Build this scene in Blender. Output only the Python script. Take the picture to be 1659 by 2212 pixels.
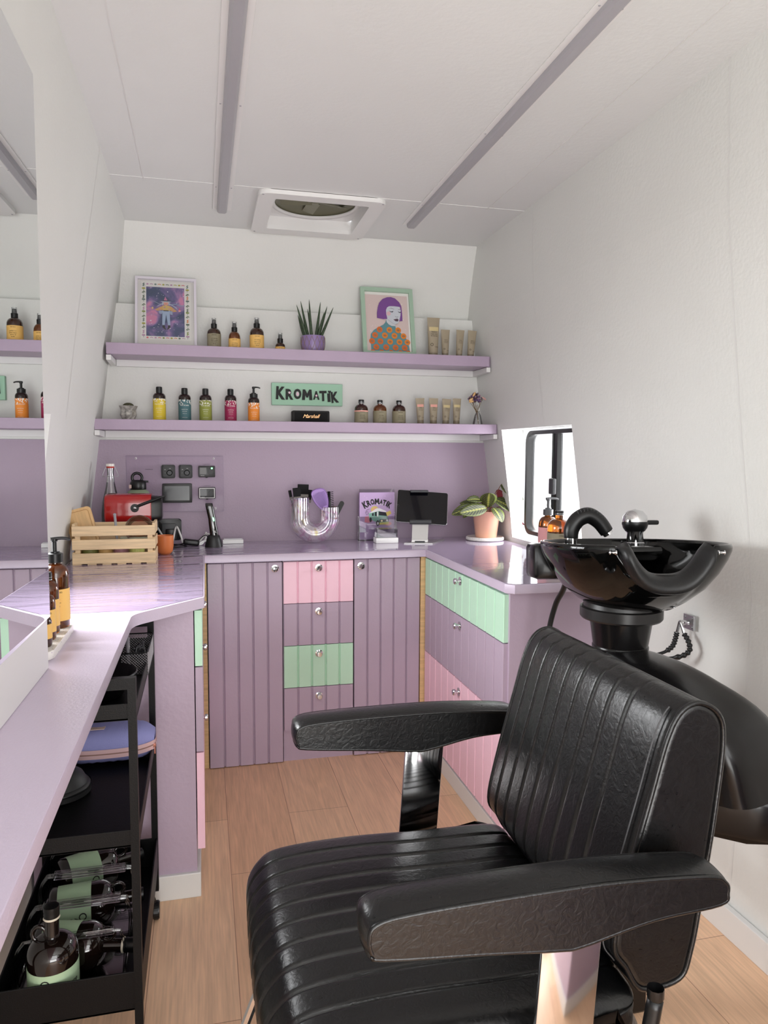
import bpy, bmesh, math, random
from mathutils import Vector, Matrix
random.seed(7)
R = math.radians; PI = math.pi; SC = bpy.context.scene; COL = SC.collection
for o in list(bpy.data.objects): bpy.data.objects.remove(o)

# ------------------------------------------------------------------ camera, world, light
YAW, PITCH, ROLL, FPX = .2406, .0794, .0046, 1598.0
def cam_axes():
    cy, sy, cp, sp = math.cos(YAW), math.sin(YAW), math.cos(PITCH), math.sin(PITCH)
    f = Vector((sy*cp, cy*cp, -sp)); r = Vector((cy, -sy, 0)); u = r.cross(f)
    c, s = math.cos(ROLL), math.sin(ROLL)
    return r*c+u*s, u*c-r*s, f
_r, _u, _f = cam_axes()
cd = bpy.data.cameras.new('camera'); cam = bpy.data.objects.new('camera', cd); COL.objects.link(cam)
M = Matrix.Identity(4)
for i in range(3): M[i][0], M[i][1], M[i][2] = _r[i], _u[i], -_f[i]
M[2][3] = 1.36
cam.matrix_world = M
cd.sensor_fit = 'HORIZONTAL'; cd.sensor_width = 36; cd.lens = 36*FPX/1659; cd.clip_start = .02
SC.camera = cam
SC.view_settings.view_transform = 'Standard'; SC.view_settings.look = 'None'
SC.view_settings.gamma = 1; SC.view_settings.use_curve_mapping = False
SC.view_settings.exposure = 0.0
W = bpy.data.worlds.new('sky'); SC.world = W; W.use_nodes = True
W.node_tree.nodes['Background'].inputs[0].default_value = (.93, .96, 1, 1)
W.node_tree.nodes['Background'].inputs[1].default_value = 1.35
def area(name, loc, target, sx, sy, power, col=(1, 1, 1), spread=180):
    l = bpy.data.lights.new(name, 'AREA'); l.shape = 'RECTANGLE'; l.size = sx; l.size_y = sy; l.energy = power; l.color = col
    o = bpy.data.objects.new(name, l); COL.objects.link(o); o.location = loc
    o.rotation_euler = (Vector(target)-Vector(loc)).to_track_quat('-Z', 'Y').to_euler()
    o.visible_camera = False; l.spread = R(spread)
    return o
area('low_doorway_fill', (.45, -1.28, .52), (.45, .6, 1.7), 1.7, .8, 44, (1, .99, .96))  # added fill lamp aimed up to brighten the ceiling, stands in for ground bounce
area('daylight_rear_doorway', (.45, -1.28, 1.55), (.45, 1, 1.5), 1.7, 1.2, 32, (1, .99, .975))
area('daylight_left_window', (-.62, 2.10, 1.27), (.55, 1.85, .35), .72, .55, 15.5, (.97, .985, 1), 120)
area('daylight_right_window', (1.60, 3.00, 1.22), (.4, 2.8, 1.1), .68, .5, 15, (.98, .985, 1))

# ------------------------------------------------------------------ materials
def s2l(h):
    if isinstance(h, str): h = [int(h[i:i+2], 16)/255 for i in (0, 2, 4)]
    return tuple((c/12.92 if c <= .04045 else ((c+.055)/1.055)**2.4) for c in h)+(1,)
MATS = {}
def mat(name, col, rough=.5, metal=0, spec=.5, trans=0, ior=1.45, coat=0, emit=0, bump=None, vary=None, alpha=1):
    if name in MATS: return MATS[name]
    m = bpy.data.materials.new(name); m.use_nodes = True; nt = m.node_tree; b = nt.nodes['Principled BSDF']
    c = s2l(col); b.inputs['Base Color'].default_value = c; b.inputs['Roughness'].default_value = rough
    b.inputs['Metallic'].default_value = metal; b.inputs['Specular IOR Level'].default_value = spec
    b.inputs['Transmission Weight'].default_value = trans; b.inputs['IOR'].default_value = ior
    b.inputs['Coat Weight'].default_value = coat; b.inputs['Coat Roughness'].default_value = .06
    if emit: b.inputs['Emission Color'].default_value = c; b.inputs['Emission Strength'].default_value = emit
    if alpha < 1: b.inputs['Alpha'].default_value = alpha
    tc = nt.nodes.new('ShaderNodeTexCoord')
    if bump:
        sc, st = bump[0], bump[1]; n = nt.nodes.new('ShaderNodeTexNoise'); n.inputs['Scale'].default_value = sc; n.inputs['Detail'].default_value = 4
        mp = nt.nodes.new('ShaderNodeMapping'); nt.links.new(tc.outputs['Object'], mp.inputs[0])
        if len(bump) > 2: mp.inputs['Scale'].default_value = bump[2]
        nt.links.new(mp.outputs[0], n.inputs[0])
        bp = nt.nodes.new('ShaderNodeBump'); bp.inputs['Strength'].default_value = st; bp.inputs['Distance'].default_value = .01
        nt.links.new(n.outputs[0], bp.inputs['Height']); nt.links.new(bp.outputs[0], b.inputs['Normal'])
    if vary:
        sc, amt = vary[0], vary[1]; n = nt.nodes.new('ShaderNodeTexNoise'); n.inputs['Scale'].default_value = sc; n.inputs['Detail'].default_value = 5
        mp = nt.nodes.new('ShaderNodeMapping'); nt.links.new(tc.outputs['Object'], mp.inputs[0])
        if len(vary) > 2: mp.inputs['Scale'].default_value = vary[2]
        nt.links.new(mp.outputs[0], n.inputs[0])
        r = nt.nodes.new('ShaderNodeValToRGB'); r.color_ramp.elements[0].position = .3; r.color_ramp.elements[1].position = .7
        r.color_ramp.elements[0].color = tuple(x*(1-amt) for x in c[:3])+(1,)
        r.color_ramp.elements[1].color = tuple(min(1, x*(1+amt)) for x in c[:3])+(1,)
        nt.links.new(n.outputs[0], r.inputs[0]); nt.links.new(r.outputs[0], b.inputs['Base Color'])
    MATS[name] = m; return m
def clear(name, tint=(1, 1, 1), gloss=.1, thru=1.0, fr=.75):
    """clear sheet glass / acrylic: transparent with a fresnel reflection"""
    if name in MATS: return MATS[name]
    m = bpy.data.materials.new(name); m.use_nodes = True; nt = m.node_tree
    for n in list(nt.nodes): nt.nodes.remove(n)
    out = nt.nodes.new('ShaderNodeOutputMaterial'); mx = nt.nodes.new('ShaderNodeMixShader')
    t = nt.nodes.new('ShaderNodeBsdfTransparent'); t.inputs[0].default_value = tuple(x*thru for x in tint)+(1,)
    g = nt.nodes.new('ShaderNodeBsdfGlossy'); g.inputs['Roughness'].default_value = .03
    lw = nt.nodes.new('ShaderNodeLayerWeight'); lw.inputs[0].default_value = .35
    mm = nt.nodes.new('ShaderNodeMath'); mm.operation = 'MULTIPLY_ADD'; mm.inputs[1].default_value = fr; mm.inputs[2].default_value = gloss*.4
    nt.links.new(lw.outputs['Fresnel'], mm.inputs[0]); nt.links.new(mm.outputs[0], mx.inputs[0])
    nt.links.new(t.outputs[0], mx.inputs[1]); nt.links.new(g.outputs[0], mx.inputs[2]); nt.links.new(mx.outputs[0], out.inputs[0])
    MATS[name] = m; return m
WHITE = mat('white_wall_paint', 'DFDFDB', .55, bump=(90, .10), vary=(2.2, .02))
CEIL = mat('ceiling_paint', 'E3E4E2', .5, bump=(70, .08), vary=(1.5, .02))
TRIMW = mat('white_trim_paint', 'E2E1DF', .4, bump=(30, .05))
PURP = mat('lilac_cabinet_paint', 'B6A3B6', .42, bump=(60, .10), vary=(3, .04))
PURPW = mat('lilac_wall_paint', 'A593A4', .5, bump=(120, .12), vary=(1.6, .04))
SHELF = mat('lilac_shelf_paint', 'A996AB', .4, bump=(60, .08), vary=(6, .04))
WTOP = mat('lilac_worktop_paint', 'C9BBCE', .32, bump=(220, .10), vary=(4, .03))
PINK = mat('pink_drawer_paint', 'F8CCDD', .42, bump=(60, .10), vary=(3, .03))
MINT = mat('mint_drawer_paint', 'C0E6CC', .42, bump=(60, .10), vary=(3, .03))
SAGE = mat('sage_frame_paint', 'A3BDA8', .4, bump=(80, .1))
PINE = mat('pine_wood', 'DFBB8A', .5, vary=(6, .16, (1, 1, 14)), bump=(20, .1, (1, 1, 10)))
PINEX = mat('pine_slat_wood', 'E8CBA2', .5, vary=(5, .16, (1.5, 4, 22)), bump=(20, .1, (2, 4, 14)))
BOARD = mat('beech_board_wood', 'D9B27E', .45, vary=(5, .12, (20, 2, 2)))
BLACKM = mat('black_powder_steel', '070708', .45, bump=(400, .08), spec=.22)
BLACKP = mat('black_plastic', '0D0D0E', .35)
RUBBER = mat('black_rubber', '131314', .42, bump=(150, .05))
GLOSSB = mat('gloss_black_ceramic', '050505', .07, coat=.12, spec=.4)
SATINB = mat('satin_black_shell', '0E0D0E', .24, coat=.08, spec=.35)
CHROME = mat('chrome', 'D8D8DA', .08, metal=1)
STEEL = mat('brushed_steel', 'B9BABC', .3, metal=1, bump=(60, .05, (1, 1, 20)))
DKGREY = mat('dark_grey_plastic', '3A3B3D', .45)
MIRROR = mat('mirror_silver', 'EDF1F1', .0, metal=1)
GLASSW = clear('window_glass', (1, 1, 1), .08)
ACRYL = clear('clear_acrylic', (.97, .97, .98), .25)
CLEARP = clear('clear_plastic', (.965, .97, .975), .2)
AMBER = mat('amber_glass', '8A4A12', .06, trans=.75, coat=.6)
DAMBER = mat('dark_amber_glass', '3A1B0A', .08, trans=.25, coat=.6)
GREYP = mat('grey_led_cover', 'A9A7AC', .35)
WPL = mat('white_plastic', 'E9E8E6', .35)
INK = mat('dark_print_ink', '3B2F1C', .6)
INKB = mat('black_print_ink', '121210', .6)
LEATHER = None
def leather():
    m = mat('black_leather', '070708', .30, spec=.5, coat=.16); nt = m.node_tree; b = nt.nodes['Principled BSDF']; b.inputs['Coat Roughness'].default_value = .22
    tc = nt.nodes.new('ShaderNodeTexCoord'); n = nt.nodes.new('ShaderNodeTexNoise'); n.inputs['Scale'].default_value = 75; n.inputs['Detail'].default_value = 6; n.inputs['Distortion'].default_value = 1.6
    v = nt.nodes.new('ShaderNodeTexVoronoi'); v.inputs['Scale'].default_value = 420
    ad = nt.nodes.new('ShaderNodeMath'); ad.operation = 'MULTIPLY_ADD'; ad.inputs[1].default_value = .03
    nt.links.new(tc.outputs['Object'], n.inputs[0]); nt.links.new(tc.outputs['Object'], v.inputs[0])
    nt.links.new(v.outputs['Distance'], ad.inputs[0]); nt.links.new(n.outputs[0], ad.inputs[2])
    bp = nt.nodes.new('ShaderNodeBump'); bp.inputs['Strength'].default_value = .15; bp.inputs['Distance'].default_value = .006
    nt.links.new(ad.outputs[0], bp.inputs['Height']); nt.links.new(bp.outputs[0], b.inputs['Normal'])
    mr = nt.nodes.new('ShaderNodeMapRange'); mr.inputs[3].default_value = .22; mr.inputs[4].default_value = .40
    nt.links.new(n.outputs[0], mr.inputs[0]); nt.links.new(mr.outputs[0], b.inputs['Roughness'])
    return m
LEATHER = leather()
def film_mat():
    m = mat('glossy_lilac_film', 'A595AE', .08, spec=.6, coat=.35); nt = m.node_tree; b = nt.nodes['Principled BSDF']
    tc = nt.nodes.new('ShaderNodeTexCoord'); mp = nt.nodes.new('ShaderNodeMapping'); mp.inputs['Scale'].default_value = (.9, 4.2, 1); mp.inputs['Rotation'].default_value = (0, 0, .12)
    n = nt.nodes.new('ShaderNodeTexNoise'); n.inputs['Scale'].default_value = 2.6; n.inputs['Detail'].default_value = 3; n.inputs['Distortion'].default_value = .8
    nt.links.new(tc.outputs['Object'], mp.inputs[0]); nt.links.new(mp.outputs[0], n.inputs[0])
    # wrinkles fade out towards the right-hand worktop
    sx = nt.nodes.new('ShaderNodeSeparateXYZ'); nt.links.new(tc.outputs['Object'], sx.inputs[0])
    mr = nt.nodes.new('ShaderNodeMapRange'); mr.inputs[1].default_value = .1; mr.inputs[2].default_value = .7; mr.inputs[3].default_value = .55; mr.inputs[4].default_value = .05
    nt.links.new(sx.outputs[0], mr.inputs[0])
    bp = nt.nodes.new('ShaderNodeBump'); bp.inputs['Distance'].default_value = .012
    nt.links.new(mr.outputs[0], bp.inputs['Strength']); nt.links.new(n.outputs[0], bp.inputs['Height']); nt.links.new(bp.outputs[0], b.inputs['Normal'])
    nt.links.new(bp.outputs[0], b.inputs['Coat Normal'])
    return m
FILM = film_mat()
def floor_mat():
    m = mat('oak_vinyl_floor', 'B08C70', .42); nt = m.node_tree; b = nt.nodes['Principled BSDF']
    tc = nt.nodes.new('ShaderNodeTexCoord'); mp = nt.nodes.new('ShaderNodeMapping'); mp.inputs['Rotation'].default_value = (0, 0, PI/2); mp.inputs['Location'].default_value = (.34, .155, 0)
    br = nt.nodes.new('ShaderNodeTexBrick'); br.inputs['Scale'].default_value = 1; br.inputs['Brick Width'].default_value = 1.0; br.inputs['Row Height'].default_value = .227
    br.inputs['Mortar Size'].default_value = .0011; br.inputs['Mortar Smooth'].default_value = .1; br.offset = .37; br.inputs['Bias'].default_value = 0
    br.inputs['Color1'].default_value = s2l('EFC7A4'); br.inputs['Color2'].default_value = s2l('E2B895'); br.inputs['Mortar'].default_value = s2l('A9806A')
    nt.links.new(tc.outputs['Object'], mp.inputs[0]); nt.links.new(mp.outputs[0], br.inputs[0])
    g = nt.nodes.new('ShaderNodeMapping'); g.inputs['Scale'].default_value = (11, 1.1, 1); nt.links.new(tc.outputs['Object'], g.inputs[0])
    n = nt.nodes.new('ShaderNodeTexNoise'); n.inputs['Scale'].default_value = 3; n.inputs['Detail'].default_value = 7; n.inputs['Distortion'].default_value = 1.3; nt.links.new(g.outputs[0], n.inputs[0])
    g2 = nt.nodes.new('ShaderNodeMapping'); g2.inputs['Scale'].default_value = (160, 6, 1); nt.links.new(tc.outputs['Object'], g2.inputs[0])
    n2 = nt.nodes.new('ShaderNodeTexNoise'); n2.inputs['Scale'].default_value = 1; n2.inputs['Detail'].default_value = 3; nt.links.new(g2.outputs[0], n2.inputs[0])
    ad = nt.nodes.new('ShaderNodeMath'); ad.operation = 'ADD'; nt.links.new(n.outputs[0], ad.inputs[0]); nt.links.new(n2.outputs[0], ad.inputs[1])
    mr = nt.nodes.new('ShaderNodeMapRange'); mr.inputs[1].default_value = .65; mr.inputs[2].default_value = 1.35; mr.inputs[3].default_value = .82; mr.inputs[4].default_value = 1.14; nt.links.new(ad.outputs[0], mr.inputs[0])
    mx = nt.nodes.new('ShaderNodeVectorMath'); mx.operation = 'MULTIPLY'; nt.links.new(br.outputs[0], mx.inputs[0]); nt.links.new(mr.outputs[0], mx.inputs[1])
    nt.links.new(mx.outputs[0], b.inputs['Base Color'])
    bp = nt.nodes.new('ShaderNodeBump'); bp.inputs['Strength'].default_value = .08; bp.inputs['Distance'].default_value = .002; nt.links.new(n2.outputs[0], bp.inputs['Height']); nt.links.new(bp.outputs[0], b.inputs['Normal'])
    return m
FLOOR = floor_mat()
def terrazzo():
    m = mat('terrazzo', 'EDE9E4', .4); nt = m.node_tree; b = nt.nodes['Principled BSDF']
    tc = nt.nodes.new('ShaderNodeTexCoord'); v = nt.nodes.new('ShaderNodeTexVoronoi'); v.inputs['Scale'].default_value = 130; nt.links.new(tc.outputs['Object'], v.inputs[0])
    r = nt.nodes.new('ShaderNodeValToRGB'); r.color_ramp.interpolation = 'CONSTANT'; r.color_ramp.elements[0].color = (0, 0, 0, 1); r.color_ramp.elements[0].position = 0
    r.color_ramp.elements[1].position = .17; r.color_ramp.elements[1].color = (1, 1, 1, 1)
    nt.links.new(v.outputs['Distance'], r.inputs[0])
    hs = nt.nodes.new('ShaderNodeHueSaturation'); hs.inputs['Saturation'].default_value = .5; hs.inputs['Value'].default_value = .5; nt.links.new(v.outputs['Color'], hs.inputs['Color'])
    mx = nt.nodes.new('ShaderNodeMix'); mx.data_type = 'RGBA'; nt.links.new(r.outputs[0], mx.inputs[0]); nt.links.new(hs.outputs[0], mx.inputs[6]); mx.inputs[7].default_value = s2l('EDE9E4')
    nt.links.new(mx.outputs[2], b.inputs['Base Color']); return m
TERR = terrazzo()

# ------------------------------------------------------------------ mesh helpers
def B(): return bmesh.new()
def obj(name, bm, m, parent=None, smooth=False, angle=None, mods=None, loc=None):
    me = bpy.data.meshes.new(name)
    bmesh.ops.recalc_face_normals(bm, faces=bm.faces[:])
    if smooth:
        for f in bm.faces: f.smooth = True
        for f in bm.faces:
            if len(f.verts) > 24:
                f.smooth = False
                for e in f.edges: e.smooth = False
        if angle:
            for e in bm.edges:
                if len(e.link_faces) == 2 and e.calc_face_angle(0) > R(angle): e.smooth = False
    bm.to_mesh(me); bm.free()
    for x in (m if isinstance(m, (list, tuple)) else [m]): me.materials.append(x)
    o = bpy.data.objects.new(name, me); COL.objects.link(o)
    if parent: o.parent = parent
    if loc: o.location = loc
    return o
def tag(o, label=None, cat=None, group=None, kind=None):
    for k, v in (('label', label), ('category', cat), ('group', group), ('kind', kind)):
        if v: o[k] = v
    return o
def thing(name, label, cat, loc=(0, 0, 0), rz=0, group=None):
    o = bpy.data.objects.new(name, None); COL.objects.link(o); o.location = loc; o.rotation_euler = (0, 0, rz); o.empty_display_size = .05
    return tag(o, label, cat, group)
def struct(name, bm, m, **k): o = obj(name, bm, m, **k); o['kind'] = 'structure'; return o
def copy_tree(o, parent=None):
    c = o.copy(); COL.objects.link(c)
    if parent: c.parent = parent
    for ch in [x for x in COL.objects if x.parent == o]: copy_tree(ch, c)
    return c
def box(bm, x0, x1, y0, y1, z0, z1, bev=0, mi=0, rot=None, seg=2):
    g = bmesh.ops.create_cube(bm, size=1)['verts']
    for v in g: v.co = Vector(((x0+x1)/2+v.co.x*(x1-x0), (y0+y1)/2+v.co.y*(y1-y0), (z0+z1)/2+v.co.z*(z1-z0)))
    fs = set(f for v in g for f in v.link_faces)
    if bev:
        es = list(set(e for v in g for e in v.link_edges))
        r = bmesh.ops.bevel(bm, geom=es, offset=bev, segments=seg, profile=.5, affect='EDGES', clamp_overlap=True)
        fs = set(r['faces']) | set(f for f in fs if f.is_valid)
        g = list(set(v for f in fs for v in f.verts))
    for f in fs: f.material_index = mi
    if rot: bmesh.ops.transform(bm, matrix=rot, verts=g)
    return g
def prism(bm, pts, axis, lo, hi, bev=0, mi=0):
    """polygon pts (2D) extruded along axis"""
    def P(a, b, t): return {'x': (t, a, b), 'y': (a, t, b), 'z': (a, b, t)}[axis]
    v0 = [bm.verts.new(P(a, b, lo)) for a, b in pts]; v1 = [bm.verts.new(P(a, b, hi)) for a, b in pts]
    n = len(pts); fs = [bm.faces.new(v0[::-1]), bm.faces.new(v1)]
    for i in range(n): fs.append(bm.faces.new((v0[i], v0[(i+1) % n], v1[(i+1) % n], v1[i])))
    for f in fs: f.material_index = mi
    if bev:
        es = list(fs[0].edges)+list(fs[1].edges)
        bmesh.ops.bevel(bm, geom=es, offset=bev, segments=2, profile=.5, affect='EDGES', clamp_overlap=True)
    return v0+v1
def lathe(bm, prof, seg=24, c=(0, 0, 0), mi=0, sx=1, sy=1):
    rings = []
    for r, z in prof:
        if r < 1e-6: rings.append([bm.verts.new((c[0], c[1], c[2]+z))])
        else: rings.append([bm.verts.new((c[0]+sx*r*math.cos(2*PI*i/seg), c[1]+sy*r*math.sin(2*PI*i/seg), c[2]+z)) for i in range(seg)])
    for a, b in zip(rings, rings[1:]):
        for i in range(seg):
            j = (i+1) % seg
            if len(a) == 1 and len(b) == 1: continue
            if len(a) == 1: f = bm.faces.new((a[0], b[j], b[i]))
            elif len(b) == 1: f = bm.faces.new((a[i], a[j], b[0]))
            else: f = bm.faces.new((a[i], a[j], b[j], b[i]))
            f.material_index = mi
    return [v for r in rings for v in r]
def loft(bm, rings, closed=True, cap=True, mi=0):
    vr = [[bm.verts.new(p) for p in r] for r in rings]; n = len(vr[0])
    for a, b in zip(vr, vr[1:]):
        for i in range(n if closed else n-1):
            j = (i+1) % n; f = bm.faces.new((a[i], a[j], b[j], b[i])); f.material_index = mi
    if cap and closed:
        bm.faces.new(vr[0][::-1]).material_index = mi; bm.faces.new(vr[-1]).material_index = mi
    return [v for r in vr for v in r]
def spline(pts, n=8):
    pts = [Vector(p) for p in pts]; out = []
    for i in range(len(pts)-1):
        p0 = pts[max(i-1, 0)]; p1 = pts[i]; p2 = pts[i+1]; p3 = pts[min(i+2, len(pts)-1)]
        for k in range(n):
            t = k/n
            out.append(.5*((2*p1)+(-p0+p2)*t+(2*p0-5*p1+4*p2-p3)*t*t+(-p0+3*p1-3*p2+p3)*t**3))
    out.append(pts[-1]); return out
def tube(bm, pts, r, seg=8, closed=False, mi=0, flat=None):
    pts = [Vector(p) for p in pts]; n = len(pts); rings = []; up = None
    for i, p in enumerate(pts):
        if closed: d = pts[(i+1) % n]-pts[i-1]
        else: d = pts[min(i+1, n-1)]-pts[max(i-1, 0)]
        d.normalize()
        if up is None:
            up = Vector((0, 0, 1)) if abs(d.z) < .9 else Vector((1, 0, 0))
        s = d.cross(up); s.normalize(); up = s.cross(d).normalized()
        rr = r(i/(n-1)) if callable(r) else r
        fx = flat if flat else 1
        rings.append([p+(s*math.cos(2*PI*k/seg)*rr*fx+up*math.sin(2*PI*k/seg)*rr) for k in range(seg)])
    if closed: rings.append(rings[0][:]); return loft(bm, rings, cap=False, mi=mi)
    return loft(bm, rings, mi=mi)
def arc(cx, cz, r, a0, a1, n=12): return [(cx+r*math.cos(a0+(a1-a0)*i/n), cz+r*math.sin(a0+(a1-a0)*i/n)) for i in range(n+1)]
def rrect(x0, x1, z0, z1, r, n=5):
    return arc(x1-r, z1-r, r, 0, PI/2, n)+arc(x0+r, z1-r, r, PI/2, PI, n)+arc(x0+r, z0+r, r, PI, 1.5*PI, n)+arc(x1-r, z0+r, r, 1.5*PI, 2*PI, n)
def ring_prism(bm, outer, inner, axis, lo, hi, mi=0):
    def P(a, b, t): return {'x': (t, a, b), 'y': (a, t, b), 'z': (a, b, t)}[axis]
    n = len(outer); L = [[bm.verts.new(P(a, b, t)) for a, b in q] for q, t in ((outer, lo), (outer, hi), (inner, hi), (inner, lo))]
    for k in range(4):
        A, C = L[k], L[(k+1) % 4]
        for i in range(n):
            j = (i+1) % n; bm.faces.new((A[i], A[j], C[j], C[i])).material_index = mi
def text_bm(s, size, depth=.001, offset=0, shear=0, align='CENTER', spacing=1):
    cu = bpy.data.curves.new('t', 'FONT'); cu.body = s; cu.size = size; cu.extrude = depth/2; cu.offset = offset; cu.shear = shear
    cu.align_x = align; cu.space_character = spacing; cu.resolution_u = 3
    o = bpy.data.objects.new('t', cu); COL.objects.link(o)
    me = bpy.data.meshes.new_from_object(o.evaluated_get(bpy.context.evaluated_depsgraph_get()))
    bm = B(); bm.from_mesh(me); bpy.data.objects.remove(o); bpy.data.curves.remove(cu); bpy.data.meshes.remove(me)
    return bm
def merge(dst, src, mtx, mi=0):
    for f in src.faces: f.material_index = mi
    bmesh.ops.transform(src, matrix=mtx, verts=src.verts[:])
    me = bpy.data.meshes.new('x'); src.to_mesh(me); src.free(); dst.from_mesh(me); bpy.data.meshes.remove(me)
def up_text(dst, s, size, x, y, z, **k):      # text standing in the xz plane, facing -Y
    merge(dst, text_bm(s, size, **k), Matrix.Translation((x, y, z)) @ Matrix.Rotation(PI/2, 4, 'X'))
def art(name, parent, layers, y0=0, step=.0003, base=None):
    """flat printed picture: coloured polygons (x,z) facing -Y, each a hair in front of the last; one mesh"""
    bm = B(); ms = []; idx = {}
    for k, (pts, col) in enumerate(layers):
        key = col if isinstance(col, str) else col.name
        if key not in idx:
            idx[key] = len(ms); ms.append(mat('print_'+key, col, .55) if isinstance(col, str) else col)
        y = y0-k*step if len(layers) < 12 else y0-.0042*k/len(layers)
        f = bm.faces.new([bm.verts.new((a, y, b)) for a, b in pts]); f.material_index = idx[key]
    me = bpy.data.meshes.new(name)
    for f in bm.faces:
        f.normal_update()
        if f.normal.y > 0: f.normal_flip()
    bm.to_mesh(me); bm.free()
    for m in ms: me.materials.append(m)
    o = bpy.data.objects.new(name, me); COL.objects.link(o); o.parent = parent; return o
def ell(cx, cz, rx, rz, n=14, a0=0): return [(cx+rx*math.cos(2*PI*i/n)*math.cos(a0)-rz*math.sin(2*PI*i/n)*math.sin(a0), cz+rx*math.cos(2*PI*i/n)*math.sin(a0)+rz*math.sin(2*PI*i/n)*math.cos(a0)) for i in range(n)]
def stroke(pts, w):
    L, Rr = [], []
    for i, p in enumerate(pts):
        a = pts[max(i-1, 0)]; b = pts[min(i+1, len(pts)-1)]; dx, dz = b[0]-a[0], b[1]-a[1]; l = math.hypot(dx, dz) or 1
        ww = w if not callable(w) else w(i/(len(pts)-1)); L.append((p[0]-dz/l*ww/2, p[1]+dx/l*ww/2)); Rr.append((p[0]+dz/l*ww/2, p[1]-dx/l*ww/2))
    return L+Rr[::-1]

# ------------------------------------------------------------------ room shell
RW = [(0, 1.437), (.35, 1.452), (.70, 1.468), (.952, 1.474), (1.17, 1.450), (1.475, 1.408), (1.79, 1.370), (2.035, 1.345), (2.38, 1.333)]
LWP = [(0, -.500), (.50, -.515), (.952, -.518), (1.14, -.493), (1.475, -.448), (1.73, -.415), (2.035, -.370), (2.38, -.318)]
def wall_x(prof, z):
    for (a, xa), (b, xb) in zip(prof, prof[1:]):
        if a <= z <= b: return xa+(xb-xa)*(z-a)/(b-a)
YR = -1.2
def side_wall(name, prof, y_open, sign):
    bm = B(); ys = [YR, y_open[0], y_open[1], 3.72]
    for i in range(3):
        for (za, xa), (zb, xb) in zip(prof, prof[1:]):
            if i == 1 and za >= .95 and zb <= 1.48: continue
            bm.faces.new([bm.verts.new(p) for p in ((xa, ys[i], za), (xa, ys[i+1], za), (xb, ys[i+1], zb), (xb, ys[i], zb))])
    # deep window reveal
    zs = [z for z, _ in prof if .95 <= z <= 1.48]; xo = 1.525*sign if sign > 0 else -.600
    for y in y_open:
        for za, zb in zip(zs, zs[1:]):
            xa, xb = wall_x(prof, za), wall_x(prof, zb)
            bm.faces.new([bm.verts.new(p) for p in ((xa, y, za), (xo, y, za), (xo, y, zb), (xb, y, zb))])
    for z in (zs[0], zs[-1]):
        x = wall_x(prof, z); bm.faces.new([bm.verts.new(p) for p in ((x, y_open[0], z), (xo, y_open[0], z), (xo, y_open[1], z), (x, y_open[1], z))])
    bmesh.ops.remove_doubles(bm, verts=bm.verts[:], dist=1e-5)
    return struct(name, bm, WHITE)
side_wall('wall_right', RW, (2.66, 3.36), 1)
side_wall('wall_left', LWP, (1.74, 2.455), -1)
bm = B(); box(bm, -.60, 1.60, YR, 3.66, -.05, 0); struct('floor', bm, FLOOR)
# back wall: upright to 2.035, then leaning into the room
bm = B(); prism(bm, [(3.62, 0), (3.76, 0), (3.76, 2.40), (3.53, 2.40), (3.53, 2.385), (3.585, 2.28), (3.640, 2.16), (3.685, 2.037), (3.62, 2.035)], 'x', -.60, 1.56); struct('wall_back', bm, WHITE)
bm = B(); box(bm, -.505, 1.462, 3.612, 3.62, .93, 1.415); struct('trim_1', bm, PURPW)
# rear of the van behind the camera: open doorway with jambs and header
bm = B(); box(bm, -.60, -.42, YR-.05, YR, 0, 2.4); box(bm, 1.32, 1.60, YR-.05, YR, 0, 2.4); box(bm, -.42, 1.32, YR-.05, YR, 2.26, 2.4); struct('wall_rear', bm, WHITE)
# ceiling with the hole of the roof vent
bm = B(); X0, X1, Y0, Y1 = .290, .680, 3.035, 3.435
for a in ((-.60, X0, YR, 3.75), (X1, 1.60, YR, 3.75), (X0, X1, YR, Y0), (X0, X1, Y1, 3.75)): box(bm, a[0], a[1], a[2], a[3], 2.38, 2.42)
struct('ceiling', bm, CEIL)
bm = B(); box(bm, -.33, 1.34, 2.975, 2.979, 2.3785, 2.3805); struct('trim_2', bm, TRIMW)
bm = B(); box(bm, 1.17, 1.1725, YR, 3.0, 2.3785, 2.3805); struct('trim_3', bm, TRIMW)
bm = B(); box(bm, -.20, -.1975, YR, 3.0, 2.3785, 2.3805); struct('trim_4', bm, TRIMW)
def seam(name, prof, y, dx):
    bm = B()
    for (za, xa), (zb, xb) in zip(prof, prof[1:]):
        bm.faces.new([bm.verts.new(p) for p in ((xa-dx, y, za), (xa-dx, y+.003, za), (xb-dx, y+.003, zb), (xb-dx, y, zb))])
    struct(name, bm, TRIMW)
seam('trim_5', RW, 1.72, .0008); seam('trim_6', [q for q in RW if q[0] >= 1.47], 2.90, .0008); seam('trim_7', [q for q in LWP if q[0] >= 1.47], 2.72, -.0008)
bm = B(); box(bm, 1.418, 1.437, YR, 2.235, 0, .085, .002); struct('baseboard_right', bm, TRIMW)

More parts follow.
